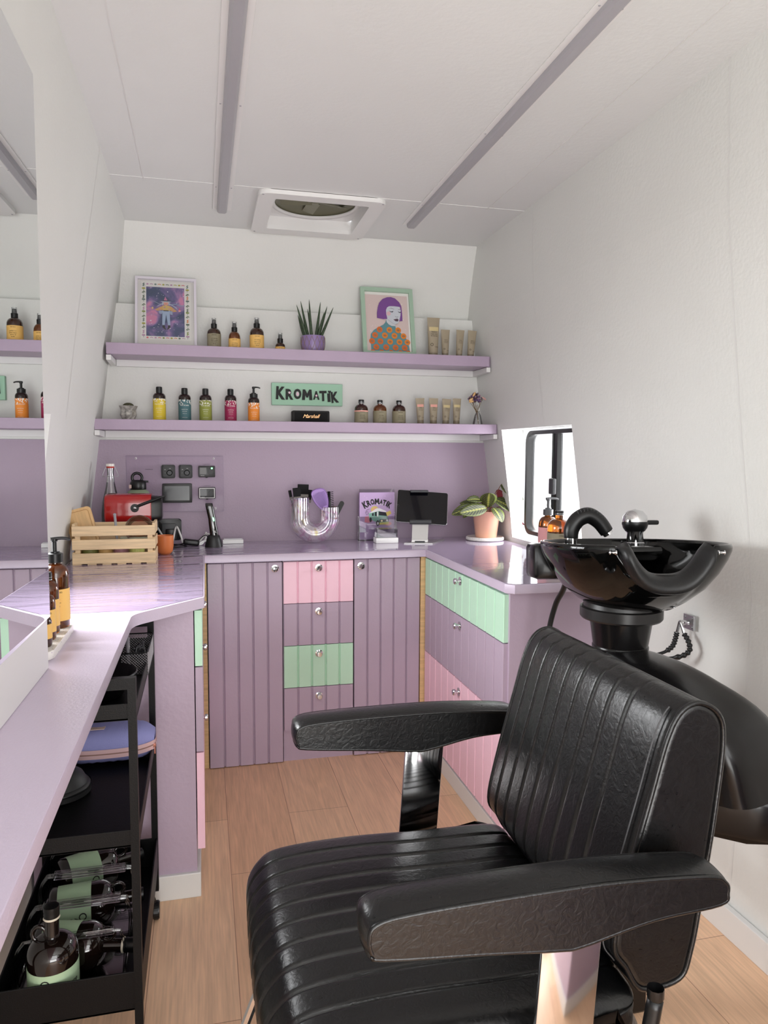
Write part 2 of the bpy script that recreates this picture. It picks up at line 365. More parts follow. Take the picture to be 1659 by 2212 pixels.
def van_window(name, x, y0, y1, z0, z1, mull, inner, label=None):
    bm = B(); r = .055
    o_ = rrect(y0, y1, z0, z1, r, 8); i_ = rrect(y0+.018, y1-.018, z0+.018, z1-.018, r-.012, 8)
    ring_prism(bm, o_, i_, 'x', x-.012*inner, x+.02*inner)
    w = struct(name, bm, BLACKP, smooth=True, angle=40)
    bm = B(); box(bm, x-.010, x+.012, mull-.006, mull+.016, z0+.01, z1-.01, .003); box(bm, x-.014, x+.008, mull+.026, mull+.036, z0+.01, z1-.01, .003)
    obj('window_mullion', bm, BLACKP, w)
    bm = B(); box(bm, x-.030, x-.012, mull-.012, mull+.030, z0+.20, z0+.27, .005); obj('window_latch', bm, DKGREY, w)
    bm = B(); prism(bm, rrect(y0+.012, y1-.012, z0+.012, z1-.012, r-.01, 8), 'x', x+.004*inner, x+.007*inner); obj('window_glass', bm, GLASSW, w)
    return w
van_window('window_1', 1.490, 2.55, 3.235, .985, 1.466, 2.925, 1)
van_window('window_2', -.570, 1.80, 2.42, .985, 1.466, 2.1, -1)

# ------------------------------------------------------------------ roof vent and ceiling light strips
t = thing('roof_vent', 'white square roof vent with round smoky fan cover in the ceiling', 'roof vent', (0, 0, 0))
bm = B(); ring_prism(bm, rrect(.228, .742, 2.975, 3.512, .045, 6), rrect(.292, .678, 3.037, 3.433, .012, 6), 'z', 2.362, 2.38)
obj('vent_frame', bm, WPL, t, smooth=True, angle=40)
bm = B(); pr = [(.2915, 3.0365), (.6785, 3.0365), (.6785, 3.4335), (.2915, 3.4335)]
for i in range(4):
    a, b = pr[i], pr[(i+1) % 4]; bm.faces.new([bm.verts.new(p) for p in ((a[0], a[1], 2.379), (b[0], b[1], 2.379), (b[0], b[1], 2.4201), (a[0], a[1], 2.4201))])
obj('vent_collar', bm, WPL, t)
bm = B(); o_ = []
bm2 = []; i_ = []
for i in range(64):
    a = 2*PI*i/64+PI/64; c_, s_ = math.cos(a), math.sin(a); k = min(.193/abs(c_), .198/abs(s_))
    bm2.append((.485+k*c_, 3.235+k*s_)); i_.append((.485+.172*c_, 3.235+.172*s_))
ring_prism(bm, bm2, i_, 'z', 2.418, 2.423); obj('fan_plate', bm, WPL, t)
bm = B(); lathe(bm, [(.172, 2.419), (.184, 2.411), (.190, 2.419)], 40, (.485, 3.235, 0)); obj('fan_ring', bm, WPL, t, smooth=True)
bm = B(); lathe(bm, [(.188, 2.421), (.15, 2.44), (.08, 2.455), (0, 2.460)], 40, (.485, 3.235, 0)); obj('dome', bm, mat('smoky_dome', '6E6C58', .3), t, smooth=True)
bm = B(); lathe(bm, [(0, 2.420), (.016, 2.422), (.02, 2.45)], 16, (.485, 3.235, 0))
for k in range(5):
    a = 2*PI*k/5+.4; m4 = Matrix.Translation((.485, 3.235, 2.430)) @ Matrix.Rotation(a, 4, 'Z') @ Matrix.Rotation(.25, 4, 'X')
    box(bm, .015, .15, -.025, .025, -.001, .001, rot=m4)
obj('fan_blades', bm, mat('fan_blade_plastic', '77755F', .4), t)
for x, y in ((.245, 2.993), (.725, 2.993), (.245, 3.49), (.725, 3.49)): bm = B(); lathe(bm, [(0, 2.360), (.004, 2.3605), (.0045, 2.3625)], 10, (x, y, 0)); obj('screw', bm, GREYP, t)
for x, nm, lb in ((.095, 'ceiling_light', 'grey linear ceiling light strip nearer the mirror wall'), (.920, 'ceiling_light', 'grey linear ceiling light strip nearer the window wall')):
    t = thing(nm, lb, 'ceiling light', (x, 0, 2.38), group='linear ceiling lights')
    bm = B(); box(bm, -.038, .038, -1.0, 3.275, -.004, 0, .001); obj('mounting_strip', bm, WPL, t)
    bm = B(); prism(bm, [(-.021, -.004), (-.019, -.016), (-.012, -.021), (.012, -.021), (.019, -.016), (.021, -.004)], 'y', -1.0, 3.265); obj('diffuser', bm, GREYP, t)
    for y in (.9, 1.6, 2.3, 3.0):
        for s in (-.029, .029): bm = B(); lathe(bm, [(0, -.0055), (.0028, -.005), (.003, -.004)], 8, (s, y, 0)); obj('screw', bm, GREYP, t)

# ------------------------------------------------------------------ worktop
TX = -.187
t = thing('worktop', 'lilac painted worktop running round the van with ledge under the mirror', 'worktop', (0, 0, 0))
def fillet(p0, p1, p2, r, n=7):
    p0, p1, p2 = Vector(p0), Vector(p1), Vector(p2); a = (p0-p1).normalized(); b = (p2-p1).normalized()
    ang = a.angle(b); d = r/math.tan(ang/2); q0 = p1+a*d; q1 = p1+b*d; out = []
    for i in range(n+1):
        s = i/n; out.append(tuple((q0*(1-s)**2+p1*2*s*(1-s)+q1*s*s)))
    return out
poly = [(-.512, 3.612), (-.512, YR+.05), (TX, YR+.05)]+fillet((TX, 0), (TX, 2.035), (0, 2.245), .10)+fillet((TX, 2.035), (0, 2.240), (0, 3.1), .018)+[(0, 3.155), (.968, 3.155)]+[(.968, 2.262), (.992, 2.232), (1.462, 2.232), (1.462, 3.612)]
bm = B(); prism(bm, poly, 'z', .898, .930, .004); obj('board', bm, WTOP, t, smooth=True, angle=30)
fl = [(-.505, 3.605), (-.505, 2.085), (-.16, 2.085), (-.004, 2.252), (-.004, 3.159), (.972, 3.159), (.972, 2.268), (.998, 2.238), (1.458, 2.238), (1.458, 3.605)]
bm = B(); v = prism(bm, fl, 'z', .9305, .9312); obj('protective_film', bm, FILM, t)['label'] = 'glossy wrinkled clear film laid over the lilac top'

# ------------------------------------------------------------------ plank fronts
def planks(bm, a0, a1, z0, z1, face, thick, n, plane, mi=0, g=.004):
    """vertical boards with V grooves; plane 'y': boards along X facing -Y; plane 'x': along Y facing -X (thick<0 : facing +X)"""
    w = (a1-a0)/n; d = abs(thick)*.55; pts = [(a0, 0), (a1, 0), (a1, 1)]
    prof = []
    for k in range(n):
        l = a0+k*w; r = l+w
        if k: prof += [(l+g*.3, d), (l+g*.3+.002, abs(thick)*.85), (l+g*.3+.0045, abs(thick))]
        else: prof += [(l, abs(thick)-.0015), (l+.0015, abs(thick))]
        if k < n-1: prof += [(r-g*.3-.0045, abs(thick)), (r-g*.3-.002, abs(thick)*.85), (r-g*.3, d)]
        else: prof += [(r-.0015, abs(thick)), (r, abs(thick)-.0015)]
    pts = [(a0, 0)]+prof+[(a1, 0)]
    s = 1 if thick > 0 else -1
    if plane == 'y': q = [(a, face-s*h) for a, h in pts]
    else: q = [(face-s*h, a) for a, h in pts]
    prism(bm, q, 'z', z0, z1, mi=mi)
def knob(parent, x, y, z, dirn, n='knob'):
    bm = B(); lathe(bm, [(.0165, 0), (.0165, .003), (.007, .005), (.006, .013), (.0125, .017), (.0125, .024), (.010, .027), (0, .0275)], 20)
    bmesh.ops.transform(bm, matrix=Matrix.Translation((x, y, z)) @ {'-y': Matrix.Rotation(PI/2, 4, 'X'), '-x': Matrix.Rotation(-PI/2, 4, 'Y'), '+x': Matrix.Rotation(PI/2, 4, 'Y')}[dirn], verts=bm.verts[:])
    o = obj(n, bm, CHROME, parent, smooth=True, angle=35); return o
YC = 3.19
# back run: left door cabinet, drawer cabinet, right door cabinet
def cabinet(label, x0, x1): return thing('cabinet', label, 'cabinet', ((x0+x1)/2, YC, 0), group='cabinets along the back wall')
def local(o, bm, off): bmesh.ops.translate(bm, vec=-Vector(off), verts=bm.verts[:])
for (x0, x1, nn, kx, lb) in ((.014, .327, 5, .297, 'tall lilac planked cupboard left of the coloured drawers'), (.645, .946, 5, .675, 'tall lilac planked cupboard right of the coloured drawers')):
    t = cabinet(lb, x0, x1); off = t.location
    bm = B(); box(bm, x0+.003, x1-.003, YC, 3.6, .02, .896); local(t, bm, off); obj('body', bm, PURP, t)
    bm = B(); planks(bm, x0, x1, .004, .892 if x0 > .5 else .890, YC, .018, nn, 'y'); local(t, bm, off); d = obj('door', bm, PURP, t)
    k = knob(d, kx-off[0], -.018, .863, '-y')
t = cabinet('narrow cabinet of pink, lilac and mint drawers between the two cupboards', .331, .641); off = t.location
bm = B(); box(bm, .331, .641, YC-.004, 3.6, .0, .896); local(t, bm, off); obj('body', bm, PURP, t)
for z0, z1, m_, lb in ((.708, .890, PINK, 'pink drawer front'), (.522, .705, PURP, 'lilac drawer front'), (.335, .519, MINT, 'mint green drawer front'), (.142, .332, PURP, 'lilac drawer front')):
    bm = B(); planks(bm, .333, .639, z0, z1, YC-.004, .017, 5, 'y'); local(t, bm, off); d = obj('drawer', bm, m_, t); d['label'] = lb
    knob(d, 0, -.021, (z0+z1)/2+(.062 if z0 > .7 else .055), '-y')
bm = B(); lathe(bm, [(.0, .001), (.031, .001), (.031, .004), (.040, .006), (.043, .0)], 28)
for k in range(-4, 5): box(bm, -.0015+k*.007, .0015+k*.007, -.9*math.sqrt(.031**2-(k*.007)**2), .9*math.sqrt(.031**2-(k*.007)**2), .001, .005)
bmesh.ops.transform(bm, matrix=Matrix.Translation((0, -.004, .088)) @ Matrix.Rotation(PI/2, 4, 'X') @ Matrix.Rotation(.5, 4, 'Z'), verts=bm.verts[:]); obj('air_grille', bm, BLACKP, t)['label'] = 'round black louvred grille in the plinth'
bm = B(); box(bm, .950, .984, 3.168, 3.21, 0, .896, .001); tag(obj('corner_post', bm, PINE), 'bare pine corner post between back cupboards and right-hand drawers', 'post')
bm = B(); box(bm, -.022, .010, 3.185, 3.215, 0, .896, .001); tag(obj('corner_post', bm, PINE), 'bare pine strip left of the back cupboards by left-hand drawers', 'post')
# right cabinet
XR = .985
t = thing('drawer_cabinet', 'wide cabinet of mint, lilac and pink planked drawers under the window', 'cabinet', (1.22, 2.69, 0)); off = t.location
bm = B(); box(bm, XR, 1.35, 2.262, 3.165, .075, .896); box(bm, XR-.001, 1.434, 2.250, 2.266, 0.0, .897); box(bm, XR+.004, XR+.02, 2.26, 3.160, .001, .08); local(t, bm, off); obj('body', bm, PURP, t)
for z0, z1, m_, lb, kz in ((.730, .892, MINT, 'mint green drawer front', .866), (.474, .726, PURP, 'lilac drawer front', .690), (.086, .470, PINK, 'pink drawer front', .426)):
    bm = B(); planks(bm, 2.262, 3.155, z0, z1, XR, .018, 11, 'x'); local(t, bm, off); d = obj('drawer', bm, m_, t); d['label'] = lb
    knob(d, XR-.018-off[0], 0, kz, '-x')
bm = B(); box(bm, .972, XR+.004, 2.240, 3.165, 0, .068, .002); local(t, bm, off); obj('plinth', bm, TRIMW, t)['label'] = 'white skirting plinth'
# left cabinet
t = thing('drawer_cabinet', 'lilac side cabinet with mint, lilac and pink drawers beside the trolley', 'cabinet', (-.25, 2.7, 0)); off = t.location
bm = B(); box(bm, -.495, -.033, 2.252, 3.18, .075, .896); local(t, bm, off); obj('body', bm, PURP, t)
for z0, z1, m_, lb, kz in ((.716, .886, MINT, 'mint green drawer front', .815), (.450, .712, PURP, 'lilac drawer front', .66), (.142, .446, PINK, 'pink drawer front', .40)):
    bm = B(); planks(bm, 2.262, 3.165, z0, z1, -.030, -.022, 11, 'x'); local(t, bm, off); d = obj('drawer', bm, m_, t); d['label'] = lb
    knob(d, -.020-off[0], 0, kz, '+x')
bm = B(); box(bm, -.495, -.022, 2.240, 3.18, 0, .078, .003); local(t, bm, off); obj('plinth', bm, TRIMW, t)['label'] = 'white skirting plinth'

# cabinet behind the camera, on the window side
t = thing('drawer_cabinet', 'low lilac cabinet with white plinth near the rear doorway', 'cabinet', (1.14, -.4, 0)); off = t.location
bm = B(); box(bm, .86, 1.425, -.90, .10, .085, .86); local(t, bm, off); obj('body', bm, PURP, t)
bm = B(); box(bm, .85, 1.425, -.90, .112, 0, .085); local(t, bm, off); obj('plinth', bm, TRIMW, t)
# ------------------------------------------------------------------ shelves
def shelf(lb, z0, z1, y0, xs, xe, ch):
    t = thing('wall_shelf', lb, 'shelf', ((xs+xe)/2, 3.6, z0), group='lilac wall shelves'); off = t.location
    bm = B(); prism(bm, [(xs, 3.60), (xs, y0)]+([(xe-.012, y0), (xe, y0+.014)])+[(xe-.0, 3.60)], 'z', z0, z1, .002); local(t, bm, off); obj('shelf_board', bm, SHELF, t)
    bm = B(); box(bm, xs+.02, xe-.02, 3.598, 3.618, z0-ch, z0, .001); local(t, bm, off); obj('back_batten', bm, TRIMW, t)
    for x0, x1 in ((xs-.002, xs+.018), (xe-.020, xe)):
        bm = B(); prism(bm, [(y0+.012, z0-.002), (3.60, z0-.002), (3.60, z0-ch), (y0+.012, z0-ch*.8)], 'x', x0, x1); local(t, bm, off); obj('side_batten', bm, TRIMW, t)
shelf('upper lilac wall shelf carrying two framed pictures', 1.779, 1.828, 3.40, -.393, 1.366, .030)
shelf('lower lilac wall shelf below the framed pictures', 1.456, 1.502, 3.40, -.448, 1.408, .030)
# lettered sign
t = thing('sign', 'mint green sign board with chunky black lettering on the back wall', 'sign', (.499, 3.62, 1.641))
bm = B(); box(bm, -.172, .172, -.022, 0, -.053, .053, .002); obj('board', bm, mat('mint_sign_paint', '9CC7AB', .45), t)
KBOX = (('K', 83, 183, 228, 87, .05), ('R', 187, 270, 228, 112, 0), ('O', 275, 358, 220, 108, 0), ('M', 366, 480, 228, 113, .0), ('A', 489, 560, 222, 128, 0), ('T', 560, 640, 236, 124, -.04), ('I', 650, 682, 244, 150, -.06), ('K', 691, 774, 252, 130, -.1))
def kromatik(parent, width, y, depth, arc_r=None, ox=0, oz=0, name='lettering'):
    """the hand-drawn word: each letter fitted to its own box (x0, x1, bottom, top in the sign's own proportions)"""
    k = width/691; bm = B()
    for ch, x0, x1, zb, zt_, r in KBOX:
        if ch == 'M':
            tb = B(); prism(tb, [(0, 0), (.08, 1), (.30, 1), (.5, .60), (.70, 1), (.92, 1), (1, 0), (.72, 0), (.69, .50), (.58, .24), (.42, .24), (.31, .50), (.28, 0)], 'z', -depth/2, depth/2)
        else: tb = text_bm(ch, 1, depth=depth, offset=.045)
        xs = [v.co.x for v in tb.verts]; ys = [v.co.y for v in tb.verts]
        cx = (x0+x1)/2; cz = (zb+zt_)/2; w, h = (x1-x0)*k, (zb-zt_)*k
        px, pz = (cx-428)*k, (167-cz)*k; a = 0
        if arc_r: a = px/arc_r; pz = pz*.35+arc_r*(math.cos(a)-1); px = arc_r*math.sin(a); h *= 1.15
        for v in tb.verts:
            u = (v.co.x-(min(xs)+max(xs))/2)/(max(xs)-min(xs))*w; q = (v.co.y-(min(ys)+max(ys))/2)/(max(ys)-min(ys))*h; rr = -r-a
            u, q = u*math.cos(rr)-q*math.sin(rr), u*math.sin(rr)+q*math.cos(rr)
            v.co = Vector((ox+px+u, y-(v.co.z), oz+pz+q))
        merge(bm, tb, Matrix.Identity(4))
        if ch == 'I':
            hp = [(0, -18), (17, 4), (14, 14), (6, 15), (0, 8), (-6, 15), (-14, 14), (-17, 4)]; rr = -a
            hx, hz = (6)*k, 62*k; hx, hz = hx*math.cos(rr)-hz*math.sin(rr), hx*math.sin(rr)+hz*math.cos(rr)
            prism(bm, [(ox+px+hx+u*k, oz+pz+hz+q*k) for u, q in hp], 'y', y-depth/2, y+depth/2)
    return obj(name, bm, INKB, parent)
kromatik(t, .303, -.0245, .006)
for q in ((-.0875, .0065, .0055, .0055), (-.0490, .001, .0068, .0105), (.0422, -.005, .0050, .0055)): art('letter_counter', t, [(ell(*q), 'E3C3CF')], -.0280)

# ------------------------------------------------------------------ mirror unit on the ledge
MA = -.0205
t = thing('wall_mirror', 'tall frameless mirror standing on white panel above the ledge at left', 'mirror', (-.303, 1.560, .930), MA*-1*-1)
t.rotation_euler = (0, 0, MA)
bm = B(); box(bm, -.020, 0, -2.2, 0, .0005, .100, .001); obj('base_panel', bm, mat('white_panel_paint', 'E4E2E1', .4), t)['label'] = 'white painted base panel'
bm = B(); box(bm, -.020, -.004, -2.2, .016, .1005, 1.143); obj('backing_board', bm, TRIMW, t)
bm = B(); box(bm, -.0035, .0015, -2.2, .020, .1005, 1.143); obj('mirror_glass', bm, MIRROR, t)

# ------------------------------------------------------------------ cushions
def normals2(pts):
    n = len(pts); out = []
    for i in range(n):
        a, b = Vector(pts[i-1]), Vector(pts[(i+1) % n]); d = (b-a).normalized(); out.append(Vector((d.y, -d.x)))
    return out
def smooth_loop(pts, n=6):
    pts = [Vector(p) for p in pts]; m = len(pts); out = []
    for i in range(m):
        p0, p1, p2, p3 = pts[i-1], pts[i], pts[(i+1) % m], pts[(i+2) % m]
        for k in range(n):
            t = k/n; out.append(.5*((2*p1)+(-p0+p2)*t+(2*p0-5*p1+4*p2-p3)*t*t+(-p0+3*p1-3*p2+p3)*t**3))
    return out
def cushion(bm, prof, y0, y1, grooves=(), gd=.006, gw=.005, edge=.02, crown=0, mask=None, axis='y'):
    """closed profile in xz swept along y, ends rounded, channel grooves pressed in; mask(pt)->0..1 where grooves apply"""
    nm = normals2(prof); c = sum((Vector(p) for p in prof), Vector((0, 0)))/len(prof)
    if sum((nm[i].dot(Vector(prof[i])-c)) for i in range(len(prof))) < 0: nm = [-x for x in nm]
    ys = set()
    for k in range(9): a = k/8*PI/2; ys.add(round(y0+edge*(1-math.cos(a)), 6)); ys.add(round(y1-edge*(1-math.cos(a)), 6))
    N = 14
    for k in range(N+1): ys.add(round(y0+edge+(y1-y0-2*edge)*k/N, 6))
    for g in grooves:
        for d in (-4.2, -3.2, -2.3, -1.5, -.8, -.35, 0, .35, .8, 1.5, 2.3, 3.2, 4.2): ys.add(round(g+d*gw, 6))
    rings = []
    for y in sorted(ys):
        dd = min(y-y0, y1-y); ins = edge-math.sqrt(max(0, edge**2-(edge-dd)**2)) if dd < edge else 0
        u = (y-(y0+y1)/2)/((y1-y0)/2); cr = crown*(1-u*u)
        gr = sum(gd*math.exp(-((y-g)/gw)**2) for g in grooves)
        # pillow between the channels
        rings.append([Vector((p[0], y, p[1]))+Vector((n_.x, 0, n_.y))*(-ins+(cr-gr)*(mask(p) if mask else 1)) for p, n_ in zip(prof, nm)])
    loft(bm, rings)
def piping(parent, prof, y, r=.0035, inset=.006, name='piping', m=None):
    nm = normals2(prof); c = sum((Vector(p) for p in prof), Vector((0, 0)))/len(prof)
    if sum((nm[i].dot(Vector(prof[i])-c)) for i in range(len(prof))) < 0: nm = [-x for x in nm]
    bm = B(); tube(bm, [(p[0]-n_.x*inset, y, p[1]-n_.y*inset) for p, n_ in zip(prof, nm)], r, 6, closed=True)
    return obj(name, bm, m or LEATHER, parent, smooth=True)

# ------------------------------------------------------------------ salon chair (seen from its side, facing the mirror)
CH = thing('salon_chair', 'black leather styling chair with channel stitching and padded arms', 'chair', (.378, 1.185, 0), R(.5))
# seat: local x forward is -x
sp = smooth_loop([(-.288, .470), (-.300, .515), (-.280, .556), (-.235, .578), (-.10, .584), (.05, .578), (.22, .572), (.235, .54), (.235, .47), (.0, .455), (-.2, .455)], 7)
gs = [-.262+.0*k for k in ()]
bm = B(); cushion(bm, sp, -.285, .285, [-.205+.0513*k for k in range(9)], .0055, .0034, .045, .010, lambda p: 1 if p[1] > .49 else .25)
obj('seat', bm, LEATHER, CH, smooth=True, loc=(0, 0, -.010))
bm = B(); box(bm, -.26, .23, -.26, .26, .40, .456, .012); obj('seat_base', bm, BLACKP, CH)
# backrest: front face towards -x, leaning back
bp_ = smooth_loop([(.205, .600), (.185, .640), (.205, .74), (.238, .86), (.262, .945), (.285, .985), (.318, .996), (.352, .975), (.362, .93), (.352, .82), (.335, .70), (.320, .61), (.300, .565), (.235, .560)], 6)
bm = B(); cushion(bm, [(p[0]+.012, p[1]) for p in bp_], -.264, .222, [-.158+.0475*k for k in range(8)], .0050, .0030, .012, .006, lambda p: 1 if p[0] < .30 else .15)
bo = obj('backrest', bm, LEATHER, CH, smooth=True)
bp_ = [Vector((p[0]+.012, p[1])) for p in bp_]
piping(bo, bp_, -.262, .0042, .002); piping(bo, bp_, .220, .0042, .002)
bm = B(); tube(bm, [(p[0]-.0055, -.243, p[1]) for p in [(q[0], q[1]) for q in bp_ if q[0] < .30 and q[1] > .6]], .0012, 5); obj('stitching', bm, mat('grey_thread', '4A4A4C', .7), bo, smooth=True)
bm = B(); box(bm, .26, .30, -.05, .05, .42, .60, .008); obj('back_bracket', bm, BLACKP, CH)
def arm(yc, w, lb, x_off=0, pos_y=None):
    prof = [(-.190, .753), (-.194, .773), (-.185, .790), (-.14, .797), (0, .799), (.14, .797), (.28, .786), (.311, .774), (.316, .757), (.304, .741), (.20, .735), (.095, .716), (.06, .716), (-.04, .728), (-.175, .743)]
    pr = smooth_loop([(x+x_off, z) for x, z in prof], 5)
    bm = B(); cushion(bm, pr, yc-w/2, yc+w/2, (), 0, .004, .0035, .006); a = obj('armrest', bm, LEATHER, CH, smooth=True)
    for y in (yc-w/2+.0025, yc+w/2-.0025): piping(a, pr, y, .0034, .0015)
    if yc < 0:
        bm = B(); pts = sorted((p[0], p[1]) for p in pr if p[1] > .774)
        for k in range(58):
            xx = -.165+.43*k/57; a_ = max(p for p in pts if p[0] <= xx); b2 = min(p for p in pts if p[0] > xx); zz = a_[1]+(b2[1]-a_[1])*(xx-a_[0])/(b2[0]-a_[0])
            q2 = Vector((xx, yc-w/2+.0145, zz+.0018)); box(bm, q2.x-.0025, q2.x+.0025, q2.y-.0006, q2.y+.0006, q2.z-.001, q2.z+.001)
        obj('stitching', bm, MATS['grey_thread'], a)
    bm = B(); y = yc; prism(bm, [(.052+x_off, .722), (.140+x_off, .722), (.120+x_off, .43), (.032+x_off, .43)], 'y', y-.004, y+.004, .0015); o = obj('arm_post', bm, CHROME, CH, smooth=True, angle=30); o['label'] = 'flat chrome arm post'
    return a
arm(-.322, .066, 'near'); arm(.345, .072, 'far')
bm = B(); lathe(bm, [(.0, .398), (.05, .398), (.05, .38), (.034, .37), (.034, .07), (.05, .06), (.16, .035), (.27, .018), (.285, .010), (.288, 0), (0, 0)], 40); obj('hydraulic_base', bm, CHROME, CH, smooth=True, angle=40)
bm = B()
for s in (-1, 1): tube(bm, spline([(-.20, s*.17, .42), (-.27, s*.17, .37), (-.34, s*.165, .20), (-.36, s*.16, .14)], 6), .009, 8)
tube(bm, [(-.36, -.17, .14), (-.36, .17, .14)], .011, 8); box(bm, -.42, -.35, -.16, .16, .125, .140, .004)
obj('footrest', bm, CHROME, CH, smooth=True, angle=40)
bm = B(); tube(bm, spline([(.18, -.31, .40), (.18, -.335, .44), (.195, -.345, .52), (.212, -.345, .615)], 6), .011, 10); lathe(bm, [(0, -.003), (.008, .0), (.0115, .006), (.0115, .02)], 10, (.212, -.345, .612)); obj('recline_lever', bm, BLACKP, CH, smooth=True)

# ------------------------------------------------------------------ shampoo basin
BS = thing('shampoo_basin', 'glossy black backwash basin on curved black column by the white wall', 'basin', (1.120, 1.765, 1.112), R(-11))
BS.rotation_euler = (R(-4.5), 0, R(-11))
def bowl_rim(a):           # a=0 : +x ; neck at -pi/2
    rx, ry = .236, .245
    c, s = math.cos(a), math.sin(a); e = 2.35
    q = (abs(c/rx)**e+abs(s/ry)**e)**(-1/e); x, y = q*c, q*s
    d = abs(((a+PI/2+PI) % (2*PI))-PI)      # angle from the neck
    tt = max(0, 1-(d/.52)**3.4) if d < .52 else 0
    dip = .070*tt; y += .022*tt
    return x, y, -dip, tt
NA = 120
def bowl_ring(scale, z, dipf, ins=0):
    out = []
    for i in range(NA):
        a = 2*PI*i/NA; x, y, dz, tt = bowl_rim(a); l = math.hypot(x, y); k = scale*(l-ins)/l
        out.append(Vector((x*k, y*k+(1-scale)*(.02), z+dz*dipf)))
    return out
bm = B()
outer = [(.30, -.166, 0), (.44, -.162, .05), (.58, -.140, .15), (.75, -.105, .35), (.88, -.063, .6), (.96, -.027, .85), (.995, -.005, 1), (1.0, .006, 1), (.99, .013, 1), (.965, .013, 1), (.945, .004, 1), (.915, -.03, .9), (.86, -.065, .7), (.74, -.09, .45), (.5, -.112, .2), (.2, -.118, 0)]
loft(bm, [bowl_ring(s, z, d) for s, z, d in outer]); obj('bowl', bm, GLOSSB, BS, smooth=True)
# tap ledge inside the back of the bowl
bm = B(); prism(bm, [(-.15, .150), (.15, .150), (.165, .18), (.11, .218), (-.11, .218), (-.165, .18)], 'z', -.05, -.006, .010); obj('tap_ledge', bm, GLOSSB, BS, smooth=True, angle=40)
# rubber neck rest saddle
bm = B(); rings = []
for k in range(25):
    u = -1+2*k/24; x = .108*u; z = -.078+.092*abs(u)**2.8; y = -.222+.012*(1-u*u); ang = u*1.1
    pts = []
    for j in range(14):
        b_ = 2*PI*j/14; w = .040 if abs(u) < .95 else .03; th = .017+.006*(1-u*u)
        ly, ln = w*math.cos(b_), th*math.sin(b_)*(1 if abs(u) < .99 else .8)
        nx, nz = -math.sin(ang*.8), math.cos(ang*.8)
        pts.append(Vector((x+nx*ln, y+ly, z+nz*ln-.35*abs(ly)*(1 if ly < 0 else .2))))
    rings.append(pts)
loft(bm, rings); obj('neck_rest', bm, RUBBER, BS, smooth=True)['label'] = 'matt rubber neck rest'
for s in (-1, 1):
    bm = B(); lathe(bm, [(0, 0), (.006, .001), (.006, .004), (.003, .006), (.003, .016), (.006, .018), (0, .021)], 10); bmesh.ops.transform(bm, matrix=Matrix.Translation((s*.122, -.226, -.004)) @ Matrix.Rotation(s*PI/2, 4, 'Y'), verts=bm.verts[:]); obj('rest_bolt', bm, CHROME, BS, smooth=True)
# mixer tap
bm = B(); lathe(bm, [(.030, -.008), (.030, .002), (.024, .004), (.024, .032), (.027, .036), (.034, .050), (.037, .064), (.034, .082), (.022, .096), (0, .102)], 24, (.085, .190, 0)); tp = obj('mixer_tap', bm, CHROME, BS, smooth=True, angle=50)
bm = B(); m4 = Matrix.Translation((.085, .190, .062)) @ Matrix.Rotation(R(8), 4, 'Z'); box(bm, -.010, .072, -.013, .013, -.007, .007, .005, rot=m4); lathe(bm, [(.0275, .036), (.0345, .046), (.0378, .058), (.0372, .064)], 24, (.085, .190, 0)); obj('tap_lever', bm, BLACKP, tp, smooth=True, angle=40)
# hand shower
bm = B(); lathe(bm, [(.020, -.008), (.020, .0), (.017, .002), (.017, .020), (.019, .022)], 20, (-.128, .120, .0)); sh = obj('shower_holder', bm, CHROME, BS, smooth=True, angle=40)
bm = B(); tube(bm, spline([(-.128, .12, .018), (-.126, .12, .045), (-.108, .12, .072), (-.078, .12, .083), (-.048, .12, .066), (-.025, .12, .036)], 8), lambda u: .0195+.004*math.sin(PI*u), 16); hs = obj('hand_shower', bm, BLACKP, BS, smooth=True)
bm = B(); tube(bm, [(-.029, .120, .041), (-.020, .120, .030)], .0145, 14); obj('shower_nozzle', bm, CHROME, hs, smooth=True, angle=40)
bm = B()
for r_ in range(4):
    for c_ in range(9):
        u = .36+c_*.030; th = R(118-c_*9); xx = -.085+(.0510+.004*(r_))*math.cos(th)*1.0; zz = .034+(.0540+.0045*r_)*math.sin(th)
        box(bm, xx-.0012, xx+.0012, .1005+r_*.0006, .1025+r_*.0008, zz-.0012, zz+.0012)
obj('grip_pad', bm, DKGREY, hs)
# back box and hose under the bowl
bm = B(); box(bm, -.235, -.10, .12, .225, -.100, .002, .014); obj('fitting_box', bm, SATINB, BS, smooth=True, angle=40)
# tilt collar and column are upright, built in their own frame
BM_ = (Matrix.Translation((1.120, 1.765, 1.112)) @ BS.rotation_euler.to_matrix().to_4x4()).inverted()
def bw(bm): bmesh.ops.transform(bm, matrix=BM_, verts=bm.verts[:]); return bm
cx, cy = 1.092, 1.760
bm = B(); lathe(bm, [(.0, .992), (.094, .992), (.097, .970), (.100, .953), (.108, .950), (.108, .925), (.104, .920), (.084, .918), (.0, .918)], 40, (cx, cy, 0)); obj('tilt_collar', bw(bm), mat('satin_black_collar', '1B1A1A', .35), BS, smooth=True, angle=35)
bm = B(); lathe(bm, [(0, .930), (.084, .930), (.081, .91), (.072, .848), (.074, .845), (.074, .839), (.070, .837), (0, .837)], 40, (cx, cy, 0)); obj('column_cone', bw(bm), SATINB, BS, smooth=True, angle=35)
bm = B(); rings = []
path = spline([(1.080, 1.825, .765), (1.083, 1.73, .785), (1.085, 1.60, .800), (1.112, 1.48, .780), (1.158, 1.385, .722), (1.190, 1.365, .60)], 6)
wid = [.078, .082, .092, .10, .11, .115]; hgt = [.060, .058, .050, .048, .052, .060]
